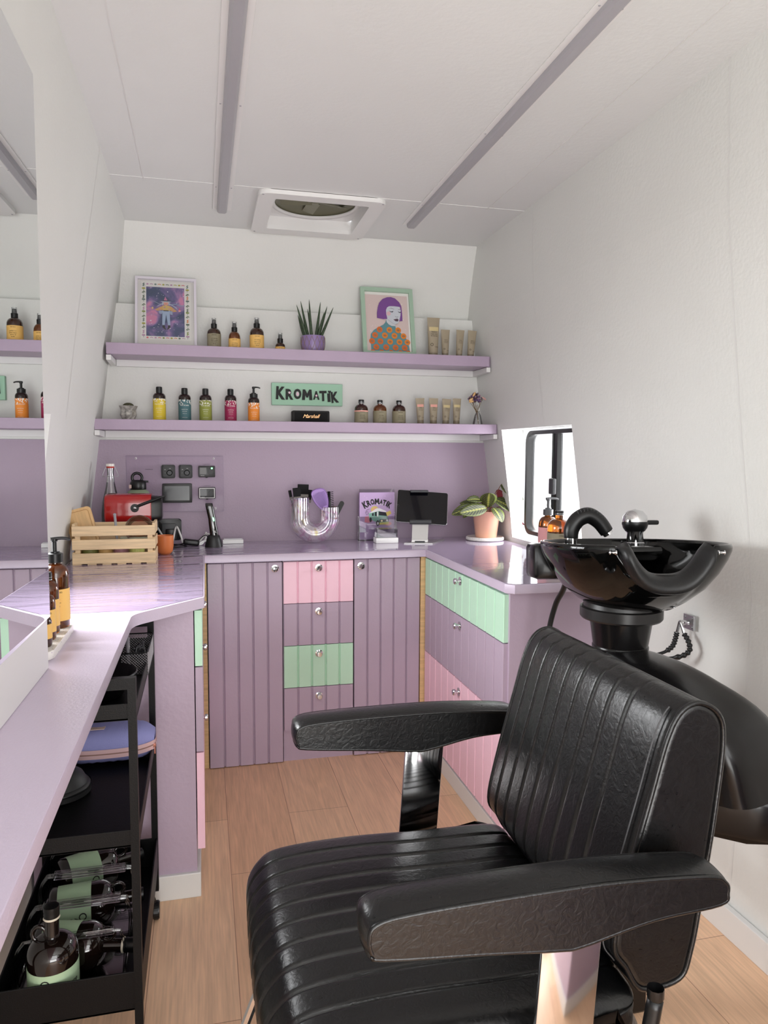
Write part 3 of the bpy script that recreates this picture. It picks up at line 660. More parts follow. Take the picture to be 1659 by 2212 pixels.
for i, p in enumerate(path):
    u = i/(len(path)-1)*5; k = min(int(u), 4); f_ = u-k; w = wid[k]*(1-f_)+wid[k+1]*f_; h = hgt[k]*(1-f_)+hgt[k+1]*f_
    d = (path[min(i+1, len(path)-1)]-path[max(i-1, 0)]).normalized(); s_ = Vector((.95, .31, 0)).normalized(); n_ = s_.cross(d).normalized()
    rings.append([p+s_*w*(abs(math.cos(a))**.5)*(1 if math.cos(a) > 0 else -1)+n_*h*(abs(math.sin(a))**.6)*(1 if math.sin(a) > 0 else -1) for a in [2*PI*j/28 for j in range(28)]])
loft(bm, rings); obj('swan_neck_arm', bw(bm), SATINB, BS, smooth=True, angle=60)
bm = B(); prism(bm, [(.93, 1.66), (.93, 1.60), (1.200, 1.385), (1.25, 1.350), (1.425, 1.350), (1.425, 1.66)], 'z', .470, .580, .022); obj('base_housing', bw(bm), SATINB, BS, smooth=True, angle=50)
bm = B(); prism(bm, [(.94, 1.60), (.94, 1.50), (1.03, 1.50), (1.03, 1.60)], 'z', 0.0, .47, .01); obj('floor_pedestal', bw(bm), SATINB, BS, smooth=True, angle=50)
bm = B(); tube(bm, spline([(1.01, 1.90, 1.03), (1.035, 1.98, .96), (1.035, 2.03, .90), (1.025, 2.05, .80), (1.02, 2.03, .65), (1.03, 1.95, .48), (1.06, 1.66, .40)], 6), .0085, 10); obj('drain_hose', bw(bm), BLACKP, BS, smooth=True)
# wall valve with two hoses
t = thing('water_valve', 'chrome wall valve with two black corrugated hoses below the basin', 'valve', (1.458, 1.965, .842))
bm = B(); box(bm, -.004, .004, -.024, .026, -.022, .024, .001)
for y in (-.015, .018):
    for z in (-.013, .015): tube(bm, [(-.004, y, z), (-.007, y, z)], .004, 8)
obj('wall_plate', bm, STEEL, t)
bm = B(); tube(bm, [(-.004, .002, .0), (-.03, .006, .0)], .008, 10); tube(bm, [(-.03, .006, .004), (-.034, .014, -.035)], .0045, 8); tube(bm, [(-.03, .004, .0), (-.026, -.012, -.035)], .004, 8); tube(bm, [(-.02, .0, .0), (-.022, -.025, .002)], .003, 6); obj('tap_body', bm, CHROME, t, smooth=True, angle=40)
for pts in ([(-.034, .014, -.033), (-.036, .018, -.055), (-.044, .020, -.078), (-.066, .026, -.096), (-.10, .03, -.105)], [(-.026, -.012, -.033), (-.026, -.032, -.05), (-.028, -.042, -.075), (-.044, -.028, -.096), (-.08, .0, -.110), (-.11, .01, -.118)]):
    bm = B(); P_ = spline(pts, 9); n = len(P_)
    tube(bm, P_, lambda u: (.0075+.0018*math.sin(u*70)) if u < .7 else .005, 8); obj('hose', bm, RUBBER, t, smooth=True)

# ------------------------------------------------------------------ trolley under the ledge
tx0, tx1, ty0, ty1 = -.452, -.141, 1.590, 2.165
TR = thing('rolling_trolley', 'black three-tier metal trolley parked under the lilac ledge', 'trolley', ((tx0+tx1)/2, (ty0+ty1)/2, 0)); off = TR.location
pw = .017; zt = .893
for y in (ty0, ty1):
    bm = B(); prism(bm, [(tx0, .085), (tx0+pw, .085), (tx0+pw, zt-.024), (tx1-pw, zt-.024), (tx1-pw, .085), (tx1, .085), (tx1, zt), (tx0, zt)], 'y', y-pw/2, y+pw/2)
    local(t, bm, off); obj('frame_hoop', bm, BLACKM, TR)
def tray(z0, z1):
    bm = B(); a, b, c, d = tx0+pw, tx1-.001, ty0+.002, ty1-.002; w = .0035
    box(bm, a, b, c, d, z0, z0+.004); box(bm, a, a+w, c, d, z0, z1); box(bm, b-w, b, c, d, z0, z1, .001); box(bm, a, b, c, c+w, z0, z1, .001); box(bm, a, b, d-w, d, z0, z1, .001)
    local(t, bm, off); return obj('tray', bm, BLACKM, TR)
tray(.800, .836); tray(.525, .562); tray(.158, .245)
for x in (tx0+.02, tx1-.02):
    for y in (ty0+.005, ty1-.005):
        bm = B(); dx = .012 if x > -.3 else -.012; bmesh.ops.create_cone(bm, cap_ends=True, segments=24, radius1=.0265, radius2=.0265, depth=.018); bmesh.ops.transform(bm, matrix=Matrix.Translation((x+dx-off.x, y-off.y, .0268)) @ Matrix.Rotation(PI/2, 4, 'Y'), verts=bm.verts[:])
        bmesh.ops.bevel(bm, geom=bm.edges[:], offset=.003, segments=2, affect='EDGES')
        tube(bm, [(x+dx-off.x, y-off.y, .03), (x-off.x, y-off.y, .068), (x-off.x, y-off.y, .088)], .008, 8)
        obj('caster', bm, BLACKP, TR, smooth=True, angle=40)

# ------------------------------------------------------------------ bottles, tubes and pots
def wrap_text(bm, lines, r, z, size, dz, **k):
    """lines of small print bent round a cylinder of radius r, facing -Y"""
    for i, ln in enumerate(lines):
        if not ln: continue
        sz = size
        if isinstance(ln, tuple): ln, sz = ln
        tb = text_bm(ln, sz, depth=.0004, **k)
        for v in tb.verts:
            x, y, d = v.co; a = x/r; v.co = Vector(((r+.0004+d)*math.sin(a), -(r+.0004+d)*math.cos(a), z-i*dz+y))
        merge(bm, tb, Matrix.Identity(4))
def band(bm, r, z0, z1, seg=32, half=None, th=.0005):
    if half is None: lathe(bm, [(r, z0), (r+th, z0), (r+th, z1), (r, z1), (r, z0)], seg)
    else:
        pts = [(a*half/12) for a in range(-12, 13)]
        rings = [[Vector(((r+q)*math.sin(a), -(r+q)*math.cos(a), z)) for q, z in ((0, z0), (th, z0), (th, z1), (0, z1))] for a in pts]
        loft(bm, rings)
BODY = [mat('label_text_lines', '8A7348', .6)]
def bottle(label, cat, loc, r, hb, sh, rn, hn, glass, labcol=None, lz=None, top='cap', lines=(), ink=None, group=None, name='bottle', half=None, rz=0, capcol=None, tsz=.006, tdz=.009, lname='label'):
    """hb: straight body height, sh: shoulder height, rn/hn: neck radius/height"""
    t = thing(name, label, cat, loc, rz, group)
    prof = [(0, .001), (r*.9, 0), (r, .005), (r, hb)]
    for k in range(1, 7): a = k/6*PI/2; prof.append((rn+(r-rn)*math.cos(a), hb+sh*math.sin(a)))
    prof += [(rn, hb+sh+hn), (0, hb+sh+hn)]
    bm = B(); lathe(bm, prof, 32); obj('glass_body' if 'amber' in glass.name else 'body', bm, glass, t, smooth=True, angle=50)
    if labcol:
        bm = B(); band(bm, r, *lz, half=half); lo = obj('label', bm, labcol, t, smooth=True, angle=40)
        if lines:
            bm = B(); wrap_text(bm, lines, r+.0005, lz[1]-tdz*1.1, tsz, tdz); obj('print', bm, ink or INK, lo)
    z = hb+sh+hn; cc = capcol or BLACKP
    if top == 'cap':
        bm = B(); lathe(bm, [(0, z-.009), (rn*1.18, z-.009), (rn*1.18, z+.006), (rn*1.05, z+.008), (0, z+.008)], 24); obj('cap', bm, cc, t, smooth=True, angle=35)
        bm = B(); lathe(bm, [(rn*1.2, z-.0045), (rn*1.2, z-.003)], 24); lathe(bm, [(rn*1.19, z-.010), (rn*1.21, z-.009), (rn*1.19, z-.008)], 24); obj('cap_ring', bm, STEEL, t)
    if top == 'tall':
        bm = B(); lathe(bm, [(0, z-.006), (rn*1.12, z-.006), (rn*1.10, z+.020), (rn*.95, z+.0225), (0, z+.0225)], 24); obj('cap', bm, cc, t, smooth=True, angle=35)
    if top == 'spray':
        bm = B(); lathe(bm, [(0, z-.006), (rn*1.25, z-.006), (rn*1.25, z+.014), (rn*1.1, z+.015), (0, z+.015)], 24); obj('collar', bm, cc, t, smooth=True, angle=35)
        bm = B(); lathe(bm, [(0, z+.014), (rn*.85, z+.014), (rn*.6, z+.034), (0, z+.035)], 20); obj('spray_head', bm, DKGREY, t, smooth=True, angle=35)
        bm = B(); lathe(bm, [(rn*.98, z+.015), (rn*.95, z+.040), (0, z+.041)], 20); obj('overcap', bm, CLEARP, t, smooth=True, angle=35)['label'] = 'clear plastic overcap'
    if top == 'pump':
        s_ = r/.04
        bm = B(); lathe(bm, [(0, z-.008), (rn*1.45, z-.008), (rn*1.45, z+.016*s_), (rn*1.1, z+.018*s_), (rn*.9, z+.019*s_), (rn*.9, z+.023*s_), (0, z+.023*s_)], 24); obj('collar', bm, cc, t, smooth=True, angle=35)
        bm = B(); lathe(bm, [(0, z+.02*s_), (rn*.42, z+.02*s_), (rn*.42, z+.052*s_), (rn*.6, z+.054*s_), (rn*.6, z+.062*s_), (0, z+.063*s_)], 16)
        tube(bm, spline([(-.010*s_, 0, z+.061*s_), (.012*s_, 0, z+.063*s_), (.032*s_, 0, z+.062*s_), (.046*s_, 0, z+.057*s_)], 5), lambda u: (.0062-.002*u)*s_, 10); obj('pump', bm, cc, t, smooth=True, angle=40)
    return t
KRAFT = mat('kraft_grey_label', '8F876F', .6); YEL = mat('yellow_paper_label', 'EDBE6C', .6); PEACH = mat('peach_label', 'E7A79A', .6)
US, LS = 1.8285, 1.5025
YS = 3.50
OW = [('HAIR MIST', .0048), '', 'curl defining', 'organic spray', 'for all hair', '100 ml', '', 'O        way']
bottle('brown glass spray bottle with grey label, next to the witch picture', 'bottle', (.060, YS, US), .0305, .068, .024, .0105, .006, DAMBER, KRAFT, (.004, .066), 'spray', OW, INK, 'spray bottles on the upper shelf', tsz=.0055, tdz=.0078)
bottle('short brown spray bottle with yellow label, second along the upper shelf', 'bottle', (.151, YS, US), .0265, .052, .028, .0105, .006, AMBER, YEL, (.004, .048), 'spray', OW[:6], INK, 'spray bottles on the upper shelf', tsz=.005, tdz=.0074)
bottle('tallest dark spray bottle with yellow label on the upper shelf', 'bottle', (.252, YS, US), .0325, .076, .026, .0115, .006, DAMBER, YEL, (.004, .068), 'spray', OW, INK, 'spray bottles on the upper shelf', tsz=.0058, tdz=.0082)
bottle('smallest dark spray bottle with yellow label, left of the spiky plant', 'bottle', (.359, YS, US), .0225, .022, .016, .0105, .006, DAMBER, YEL, (.003, .020), 'spray', ['hair fluid', '50 ml'], INK, 'spray bottles on the upper shelf', tsz=.0045, tdz=.007)
# coloured shampoos
def leafy(parent, r, z1, n=46, seed=1):
    rnd = random.Random(seed); bm = B()
    for k in range(n):
        a = rnd.uniform(-1.5, 1.5); z = z1-rnd.random()**1.5*.020-.001; s = .0024+.002*rnd.random(); th = rnd.uniform(-.7, .7)
        rr = r+.0012; pts = []
        for q in range(6):
            u = 2*PI*q/6; dx = s*.45*math.cos(u); dz_ = s*math.sin(u); x = dx*math.cos(th)-dz_*math.sin(th); zz = dx*math.sin(th)+dz_*math.cos(th)
            pts.append(((rr)*math.sin(a+x/rr), -rr*math.cos(a+x/rr), min(z+zz, z1)))
        bm.faces.new([bm.verts.new(p) for p in pts])
    o = obj('leaf_print', bm, mat('white_label_print', 'EFEDE6', .6), parent); o['kind'] = 'stuff'; return o
for i, (x, col, cn, h, top, r_) in enumerate(((-.184, 'D9BF35', 'yellow', .092, 'tall', .0275), (-.074, '44696F', 'teal', .089, 'tall', .0275), (.018, '8C9240', 'olive green', .089, 'tall', .0275), (.130, '9A2350', 'raspberry pink', .090, 'tall', .0265), (.235, 'E88B31', 'orange', .082, 'pump', .0262))):
    lb = {'yellow': 'brown bottle with yellow label, first bottle beside the cactus', 'teal': 'brown bottle with teal label between yellow and olive ones', 'olive green': 'brown bottle with olive green label on the lower shelf', 'raspberry pink': 'brown bottle with raspberry pink label on the lower shelf', 'orange': 'brown pump bottle with orange label beside the mint sign'}[cn]
    t = bottle(lb, 'bottle', (x, YS, LS), r_, h+.012, .018, .0125, .005, mat('dark_brown_bottle', '21100C', .15, coat=.4), mat('label_'+cn.replace(' ', '_'), col, .55), (.003, h+.004), top, ['', '', ('Pure & bella', .0082), '', ('SHAMPOOING', .0042), ('DOUX BIO', .0042), ('cheveux secs', .0036), '', ('ingredients naturels', .003)], mat('white_label_print', 'EFEDE6', .6), 'colour-labelled hair care bottles', tsz=.005, tdz=.0088)
    lo = [c for c in COL.objects if c.parent == t and c.name.startswith('label')][0]; leafy(lo, r_, h+.0045, seed=i+3)
for i, (x, lb) in enumerate(((.744, 'amber medicine bottle with peach-topped label, nearest the black speaker'), (.836, 'amber medicine bottle standing between two like it'), (.931, 'amber medicine bottle nearest the tubes on the lower shelf'))):
    t = bottle(lb, 'bottle', (x, YS, LS), .0325, .066, .024, .0115, .014, (DAMBER, AMBER, DAMBER)[i], KRAFT, (.003, .060), 'cap', [('SHAMPOO', .005), '', 'gentle daily', 'organic wash', 'rosemary mint', '', 'O way'], INK, 'amber screw-cap bottles on the lower shelf', tsz=.005, tdz=.0078)
    if i == 0:
        bm = B(); band(bm, .0331, .054, .0602); obj('label_stripe', bm, PEACH, t, smooth=True, angle=40)
def hair_tube(label, x, z, w, h, group, stripe=None, tilt=0, rz=0):
    t = thing('cosmetic_tube', label, 'tube', (x, YS+.01, z), rz, group); t.rotation_euler = (0, tilt, rz)
    bm = B(); rings = []; hc = .020
    for k in range(13):
        u = k/12; zz = hc+(h-hc)*u; a = w*.36+(w*.5-w*.36)*u; b = max(.0012, w*.36*(1-u**1.5))
        rings.append([Vector((a*math.cos(2*PI*j/24), b*math.sin(2*PI*j/24), zz)) for j in range(24)])
    loft(bm, rings); box(bm, -w/2, w/2, -.0012, .0012, h-.007, h); obj('tube_body', bm, mat('taupe_tube', 'A2957F', .45), t, smooth=True, angle=50)
    bm = B(); lathe(bm, [(0, 0), (w*.33, 0), (w*.36, .003), (w*.36, hc), (0, hc)], 24); obj('screw_cap', bm, mat('taupe_cap', '847965', .4), t, smooth=True, angle=40)
    bm = B(); f = h/.13
    def yb(z): u = max(0, (z-hc)/(h-hc)); return -max(.0012, w*.36*(1-u**1.5))-.0016
    z1, z2 = h*.70, h*.86
    if stripe:
        bs = B(); loft(bs, [[Vector((q*w*.36, yb(zz)*(1-.35*q*q), zz)) for q in (-1, -.5, 0, .5, 1)] for zz in (h*.66, h*.71, h*.76)], closed=False); obj('stripe', bs, stripe, t)
    for s_, sz, zz in (('O', .012, h*.27), ('way', .005, h*.24), ('hbalance', .0045, h*.62), ('repair mask', .0042, h*.57), ('for dry hair', .0042, h*.52)):
        tb = text_bm(s_, sz*f**.5*w/.045, depth=.0003); merge(bm, tb, Matrix.Translation(((-.2 if s_ == 'O' else .16 if s_ == 'way' else 0)*w, yb(zz), zz)) @ Matrix.Rotation(PI/2, 4, 'X'))
    obj('print', bm, INK, t)
    return t
GT = 'taupe tubes on the upper shelf'
hair_tube('large taupe tube standing right of the purple-haired portrait', 1.105, US, .064, .191, GT, mat('pale_gold_print', 'CDBB8C', .5))
hair_tube('small taupe tube beside the large one on the upper shelf', 1.167, US, .045, .136, GT)
hair_tube('small taupe tube leaning, second from the shelf end above', 1.238, US, .042, .138, GT, None, R(3))
hair_tube('small taupe tube at the right end of the upper shelf', 1.298, US, .046, .138, GT, None, R(4))
GT = 'taupe tubes on the lower shelf'
hair_tube('taupe tube with pink stripe nearest the amber bottles below', 1.044, LS, .045, .127, GT, PEACH, R(-2))
hair_tube('taupe tube with pink stripe, second from the amber bottles below', 1.110, LS, .047, .128, GT, PEACH)
hair_tube('taupe tube with gold stripe, curled top, on the lower shelf', 1.173, LS, .046, .126, GT, MATS['pale_gold_print'], R(2))
hair_tube('taupe tube with gold stripe beside the dried flowers', 1.229, LS, .044, .129, GT, MATS['pale_gold_print'], R(1))
# speaker
t = thing('speaker', 'small black amplifier style speaker with gold script logo on the shelf', 'speaker', (.498, 3.50, LS))
bm = B(); box(bm, -.088, .088, -.03, .03, .0, .054, .006, seg=3); obj('cabinet_body', bm, mat('black_vinyl', '101010', .6, bump=(300, .2)), t, smooth=True, angle=50)
bm = B(); prism(bm, rrect(-.078, .078, .004, .046, .004, 4), 'y', -.033, -.0295); obj('grille', bm, mat('black_mesh_cloth', '0A0A0A', .8, bump=(900, .4)), t)
bm = B(); up_text(bm, 'Marshall', .024, -.002, -.0340, .020, depth=.0012, offset=0, shear=.45, spacing=.95); obj('logo', bm, mat('gold_script', 'D9A878', .3, metal=.6), t)['label'] = 'gold script logo'
# cactus
t = thing('potted_cactus', 'tiny round cactus in faceted grey marbled pot at shelf end', 'plant', (-.317, 3.50, LS))
bm = B(); rings = []
for z, r in ((0, .028), (.022, .036), (.044, .0335), (.062, .041), (.062, .037), (.052, .034)):
    rings.append([Vector((r*math.cos(2*PI*j/9+(.35 if z in (.022, .044) else 0)), r*math.sin(2*PI*j/9+(.35 if z in (.022, .044) else 0)), z)) for j in range(9)])
loft(bm, rings); obj('pot', bm, mat('marbled_grey_pot', '9C9892', .3, vary=(60, .55)), t)
bm = B(); rings = []
for k in range(9):
    a = k/8*PI/2; rings.append([Vector(((.0265*math.cos(a*.98)+.0015*math.cos(14*2*PI*j/56))*math.cos(2*PI*j/56), (.0265*math.cos(a*.98)+.0015*math.cos(14*2*PI*j/56))*math.sin(2*PI*j/56), .052+.024*math.sin(a))) for j in range(56)])
loft(bm, rings); obj('cactus', bm, mat('dull_cactus_green', '4C4A34', .8, bump=(300, .5)), t, smooth=True)
# snake plant
t = thing('potted_plant', 'spiky cylindrical snake plant in lilac diamond-pattern pot, upper shelf', 'plant', (.512, 3.50, US))
bm = B(); lathe(bm, [(0, 0), (.048, 0), (.056, .03), (.056, .06), (.0545, .075), (.050, .075), (.050, .062), (0, .062)], 36); po = obj('pot', bm, mat('lilac_ceramic', '8D77A6', .35), t, smooth=True, angle=50)
bm = B()
for k in range(14):
    for s in (-1, 1): tube(bm, [((.0568-.006*max(0, 1-u*2.2))*math.cos(2*PI*k/14+s*u*.45), (.0568-.006*max(0, 1-u*2.2))*math.sin(2*PI*k/14+s*u*.45), .006+.064*u) for u in [q/8 for q in range(9)]], .0011, 5)
obj('pot_relief', bm, mat('taupe_relief_line', '8A7466', .5), po)
for k, (x, dx, h, y) in enumerate(((-.032, -.046, .160, -.01), (-.022, -.034, .182, .01), (-.010, -.010, .186, -.015), (.000, -.022, .150, .02), (.014, .020, .178, -.01), (.026, .044, .165, .012), (.020, .030, .13, -.02), (.036, .060, .158, -.004), (-.038, -.030, .12, .015))):
    bm = B(); tube(bm, spline([(x*.8, y, .055), (x+dx*.45, y, .055+h*.5), (x+dx, y*1.2, .055+h)], 6), lambda u: .0068*(1-u**2.2)+.0005, 10)
    obj('leaf', bm, mat('snake_plant_green', '34452E', .45, vary=(40, .35, (1, 1, 3))), t, smooth=True)
# dried flowers
t = thing('dried_bouquet', 'dried purple and peach flowers in small clear conical vase', 'flowers', (1.322, 3.48, LS))
bm = B(); lathe(bm, [(.0, .001), (.026, .0), (.016, .045), (.008, .062), (.010, .068), (.009, .068), (.007, .062), (.015, .045), (.025, .002)], 24, (.008, 0, 0)); obj('glass_cone', bm, CLEARP, t, smooth=True, angle=40)
rnd = random.Random(5); bm = B()
for k in range(16): tube(bm, spline([(.012+rnd.uniform(-.003, .003), rnd.uniform(-.003, .003), .004), (.004+rnd.uniform(-.004, .004), rnd.uniform(-.004, .004), .055), (rnd.uniform(-.035, .035)-.006, rnd.uniform(-.02, .02), rnd.uniform(.10, .14))], 4), .0008, 4)
obj('stems', bm, mat('dried_stem_brown', '7B6548', .8), t)['kind'] = 'stuff'
bm = B(); tube(bm, [(.010+.004*math.cos(a), .004*math.sin(a), .022) for a in [2*PI*q/10 for q in range(10)]], .0014, 5, closed=True); obj('twine', bm, mat('twine', 'CDBFA6', .8), t)
for nm, col, n, sz in (('purple_blossoms', '6E5580', 80, .0055), ('mauve_blossoms', 'A58597', 60, .0058), ('brown_seed_heads', '5D4436', 40, .005)):
    bm = B()
    for k in range(n):
        a = rnd.uniform(0, 2*PI); e = rnd.uniform(-.6, 1.5); rr = rnd.uniform(.010, .036); c = Vector((-.006+rr*math.cos(a)*math.cos(e), rr*.8*math.sin(a)*math.cos(e), .125+rr*math.sin(e)*.9))
        vs = bmesh.ops.create_icosphere(bm, subdivisions=1, radius=sz*rnd.uniform(.5, 1))['verts']; bmesh.ops.translate(bm, vec=c, verts=vs)
    obj(nm, bm, mat(nm, col, .8, bump=(300, .6)), t)['kind'] = 'stuff'
for x, z, a in ((-.020, .148, .5), (-.036, .122, 1.0), (-.034, .112, 1.3), (.032, .128, -1.0)):
    bm = B(); vs = bmesh.ops.create_uvsphere(bm, u_segments=10, v_segments=8, radius=1)['verts']
    for v in vs: v.co = Matrix.Rotation(a, 3, 'Y') @ Vector((v.co.x*.0055, v.co.y*.004, v.co.z*.013))+Vector((x, -.022, z))
    obj('petal', bm, mat('peach_petal' if x < 0 else 'pink_petal', 'D9B07A' if x < 0 else 'C79C95', .7), t, smooth=True)

# ------------------------------------------------------------------ framed pictures
def picture(label, x, w, h, lean, fcol, fw, mcol, mw):
    t = thing('picture_frame', label, 'picture', (x, 3.515, US+.001)); t.rotation_euler = (R(-lean), 0, 0)
    bm = B(); ring_prism(bm, [(-w/2, 0), (w/2, 0), (w/2, h), (-w/2, h)], [(-w/2+fw, fw), (w/2-fw, fw), (w/2-fw, h-fw), (-w/2+fw, h-fw)], 'y', -.010, .010); obj('frame', bm, fcol, t)
    bm = B(); box(bm, -w/2+fw*.6, w/2-fw*.6, .002, .008, fw*.6, h-fw*.6); obj('mount', bm, mcol, t)
    return t
t = picture('white framed picture of a pink-hatted witch in a starry sky', -.150, .268, .335, 15, mat('white_frame_paint', 'D9D3DC', .4), .011, mat('white_mount', 'E6E2DE', .6), 0)
L = [([(-.098, .012), (.098, .012), (.098, .318), (-.098, .318)], 'F0EDE8')]
GAL = mat('galaxy_print', '4A4470', .6); nt = GAL.node_tree; b_ = nt.nodes['Principled BSDF']
tc = nt.nodes.new('ShaderNodeTexCoord'); n_ = nt.nodes.new('ShaderNodeTexNoise'); n_.inputs['Scale'].default_value = 11; n_.inputs['Detail'].default_value = 4; n_.inputs['Distortion'].default_value = .6
cr_ = nt.nodes.new('ShaderNodeValToRGB'); cr_.color_ramp.elements[0].position = .38; cr_.color_ramp.elements[0].color = s2l('263F66'); cr_.color_ramp.elements[1].position = .64; cr_.color_ramp.elements[1].color = s2l('D987AE')
for p_, c_ in ((.44, '34446F'), (.51, '6A5C94'), (.58, 'A57BAF')): e_ = cr_.color_ramp.elements.new(p_); e_.color = s2l(c_)
nt.links.new(tc.outputs['Object'], n_.inputs[0]); nt.links.new(n_.outputs[0], cr_.inputs[0]); nt.links.new(cr_.outputs[0], b_.inputs['Base Color'])
L.append(([(-.077, .030), (.072, .030), (.072, .290), (-.077, .290)], GAL))
rnd = random.Random(11)
for k in range(44): q = rnd.uniform(.0009, .0024)*(1.6 if k < 8 else .8); L.append((ell(rnd.uniform(-.073, .069), rnd.uniform(.034, .286), q, q, 7), 'EEE9F2'))
def S(*p): return [((x-790)/5150, .290-(y-290)/4850+0) for x, y in p]       # from the print's own coordinates
L += [(stroke(S((470, 655), (560, 670), (640, 720), (720, 730)), .0035), '8C93AC'), (stroke(S((880, 740), (980, 715), (1080, 755), (1170, 745)), .0045), '8FA0BE'),
      (S((600, 840), (620, 790), (700, 740), (880, 740), (960, 800), (1030, 870), (1000, 800), (860, 700), (720, 700), (620, 770)), 'A9B7CC'),
      (S((640, 900), (920, 900), (920, 1000), (880, 990), (850, 920), (730, 920), (700, 985), (650, 970)), '9DAAC6'),
      (S((570, 870), (700, 790), (760, 760), (830, 760), (900, 790), (1010, 905), (940, 920), (870, 880), (720, 880), (610, 905)), 'D9A75C'),
      (S((720, 770), (760, 760), (830, 760), (870, 790), (870, 890), (725, 890)), 'D9B765'), (ell(*S((660, 860))[0], .004, .003), 'C98BA5'), (ell(*S((760, 810))[0], .004, .003), 'B97FA8'), (ell(*S((850, 850))[0], .004, .003), 'C98BA5'), (ell(*S((930, 870))[0], .004, .003), 'C98BA5'),
      (S((715, 895), (862, 895), (872, 1265), (825, 1265), (790, 985), (760, 1265), (712, 1265)), 'A3B7D2'), (S((735, 885), (840, 885), (840, 908), (735, 908)), '1E1A22'),
      (S((715, 1268), (762, 1268), (770, 1330), (795, 1380), (770, 1380), (716, 1330)), '1B171C'), (S((828, 1268), (872, 1268), (872, 1330), (822, 1380), (805, 1380), (825, 1320)), '1B171C'),
      (ell(*S((788, 705))[0], .0105, .0115), 'E7A48F'), (ell(*S((788, 722))[0], .002, .0012), '9C3A34'), (S((712, 700), (718, 660), (745, 690), (728, 760), (700, 740)), 'B5BFCF'), (S((860, 700), (850, 660), (832, 690), (848, 760), (875, 740)), 'B5BFCF'),
      (ell(*S((785, 668))[0], .021, .0026), 'C7CDD8'), (S((738, 655), (775, 530), (828, 655)), 'CE79A6'), (S((732, 655), (738, 632), (824, 632), (832, 655)), '15121A'),
      (ell(*S((520, 840))[0], .0035, .006), 'EBC77A'), (S((1040, 890), (1060, 800), (1085, 890)), 'D94F77'), (ell(*S((1062, 890))[0], .005, .004), 'F0A9A9')]
rnd = random.Random(3)
cols = ['8B9A3B', 'E08A4E', 'D9646B', '6B7F78', 'C79AB8', 'B5AE35', '5F7259']
for k in range(14):
    for sx in (-.087, .084):
        z = .030+k*.0205+rnd.uniform(-.003, .003); c = rnd.choice(cols)
        if k % 3 == 0: L += [(ell(sx, z+.004, .0075, .005, 8), c), ([(sx-.0007, z+.002), (sx+.0007, z+.002), (sx+.0007, z-.009), (sx-.0007, z-.009)], '6B7F78')]
        elif k % 3 == 1: L.append((stroke([(sx-.003, z-.008), (sx+.002, z-.002), (sx-.002, z+.003), (sx+.003, z+.008)], .005), c))
        else: L += [(ell(sx-.003, z, .006, .0024, 8, .8), '6F7F63'), (ell(sx+.003, z+.003, .006, .0024, 8, -.8), '6F7F63'), (ell(sx, z-.004, .0036, .0015, 8, 1.4), '6F7F63')]
for k in range(10):
    for sz in (.302, .020):
        x = -.072+k*.0155; c = rnd.choice(cols)
        if k % 2: L.append((stroke([(x-.006, sz), (x, sz+.002), (x+.006, sz-.001)], .0035), c))
        else: L.append((ell(x, sz, .0045, .0045, 9), c))
L = [([(x*1.12, .300-(.300-z)*.915) for x, z in p], c) for p, c in L]
art('art_print', t, L, .0008)
bm = B(); prism(bm, [(-.124, .011), (.124, .011), (.124, .324), (-.124, .324)], 'y', -.0045, -.0040); obj('glazing', bm, GLASSW, t)
t = picture('sage green framed portrait of woman with purple bob haircut', .888, .262, .345, 14, SAGE, .0195, mat('white_mount', 'E6E2DE', .6), 0)
def S(*p): return [((x-835)/4900, .325-(y-230)/5100) for x, y in p]
L = [(S((290, 300), (1340, 300), (1340, 1860), (290, 1860)), 'D3BFBB')]
rnd = random.Random(8)
for k in range(30): q = rnd.choice((.0012, .0018, .003)); L.append((ell(*S((rnd.uniform(320, 1310), rnd.uniform(340, 1350)))[0], q, q*1.2, 8), 'DFD3CC'))
body = S((395, 1860), (385, 1450), (400, 1340), (480, 1230), (600, 1150), (720, 1080), (770, 1020), (790, 960), (1010, 1100), (1020, 1160), (1120, 1270), (1240, 1380), (1300, 1500), (1330, 1700), (1330, 1860))
L.append((body, '5F8C93'))
for r_i, (yy, xs) in enumerate(((1215, (620, 860, 1075)), (1365, (500, 740, 975, 1200)), (1525, (420, 625, 860, 1090, 1285)), (1675, (515, 755, 985, 1210)), (1815, (430, 640, 870, 1100, 1290)))):
    for xx in xs:
        c = S((xx, yy))[0]; L += [(ell(c[0], c[1], .0145, .0150, 14), 'D98233' if xx > 700 and r_i < 3 else 'CF6A33'), (ell(c[0], c[1], .0085, .0055, 10), 'B86B34'), (ell(c[0], c[1], .0028, .0028, 8), '4F7E86')]
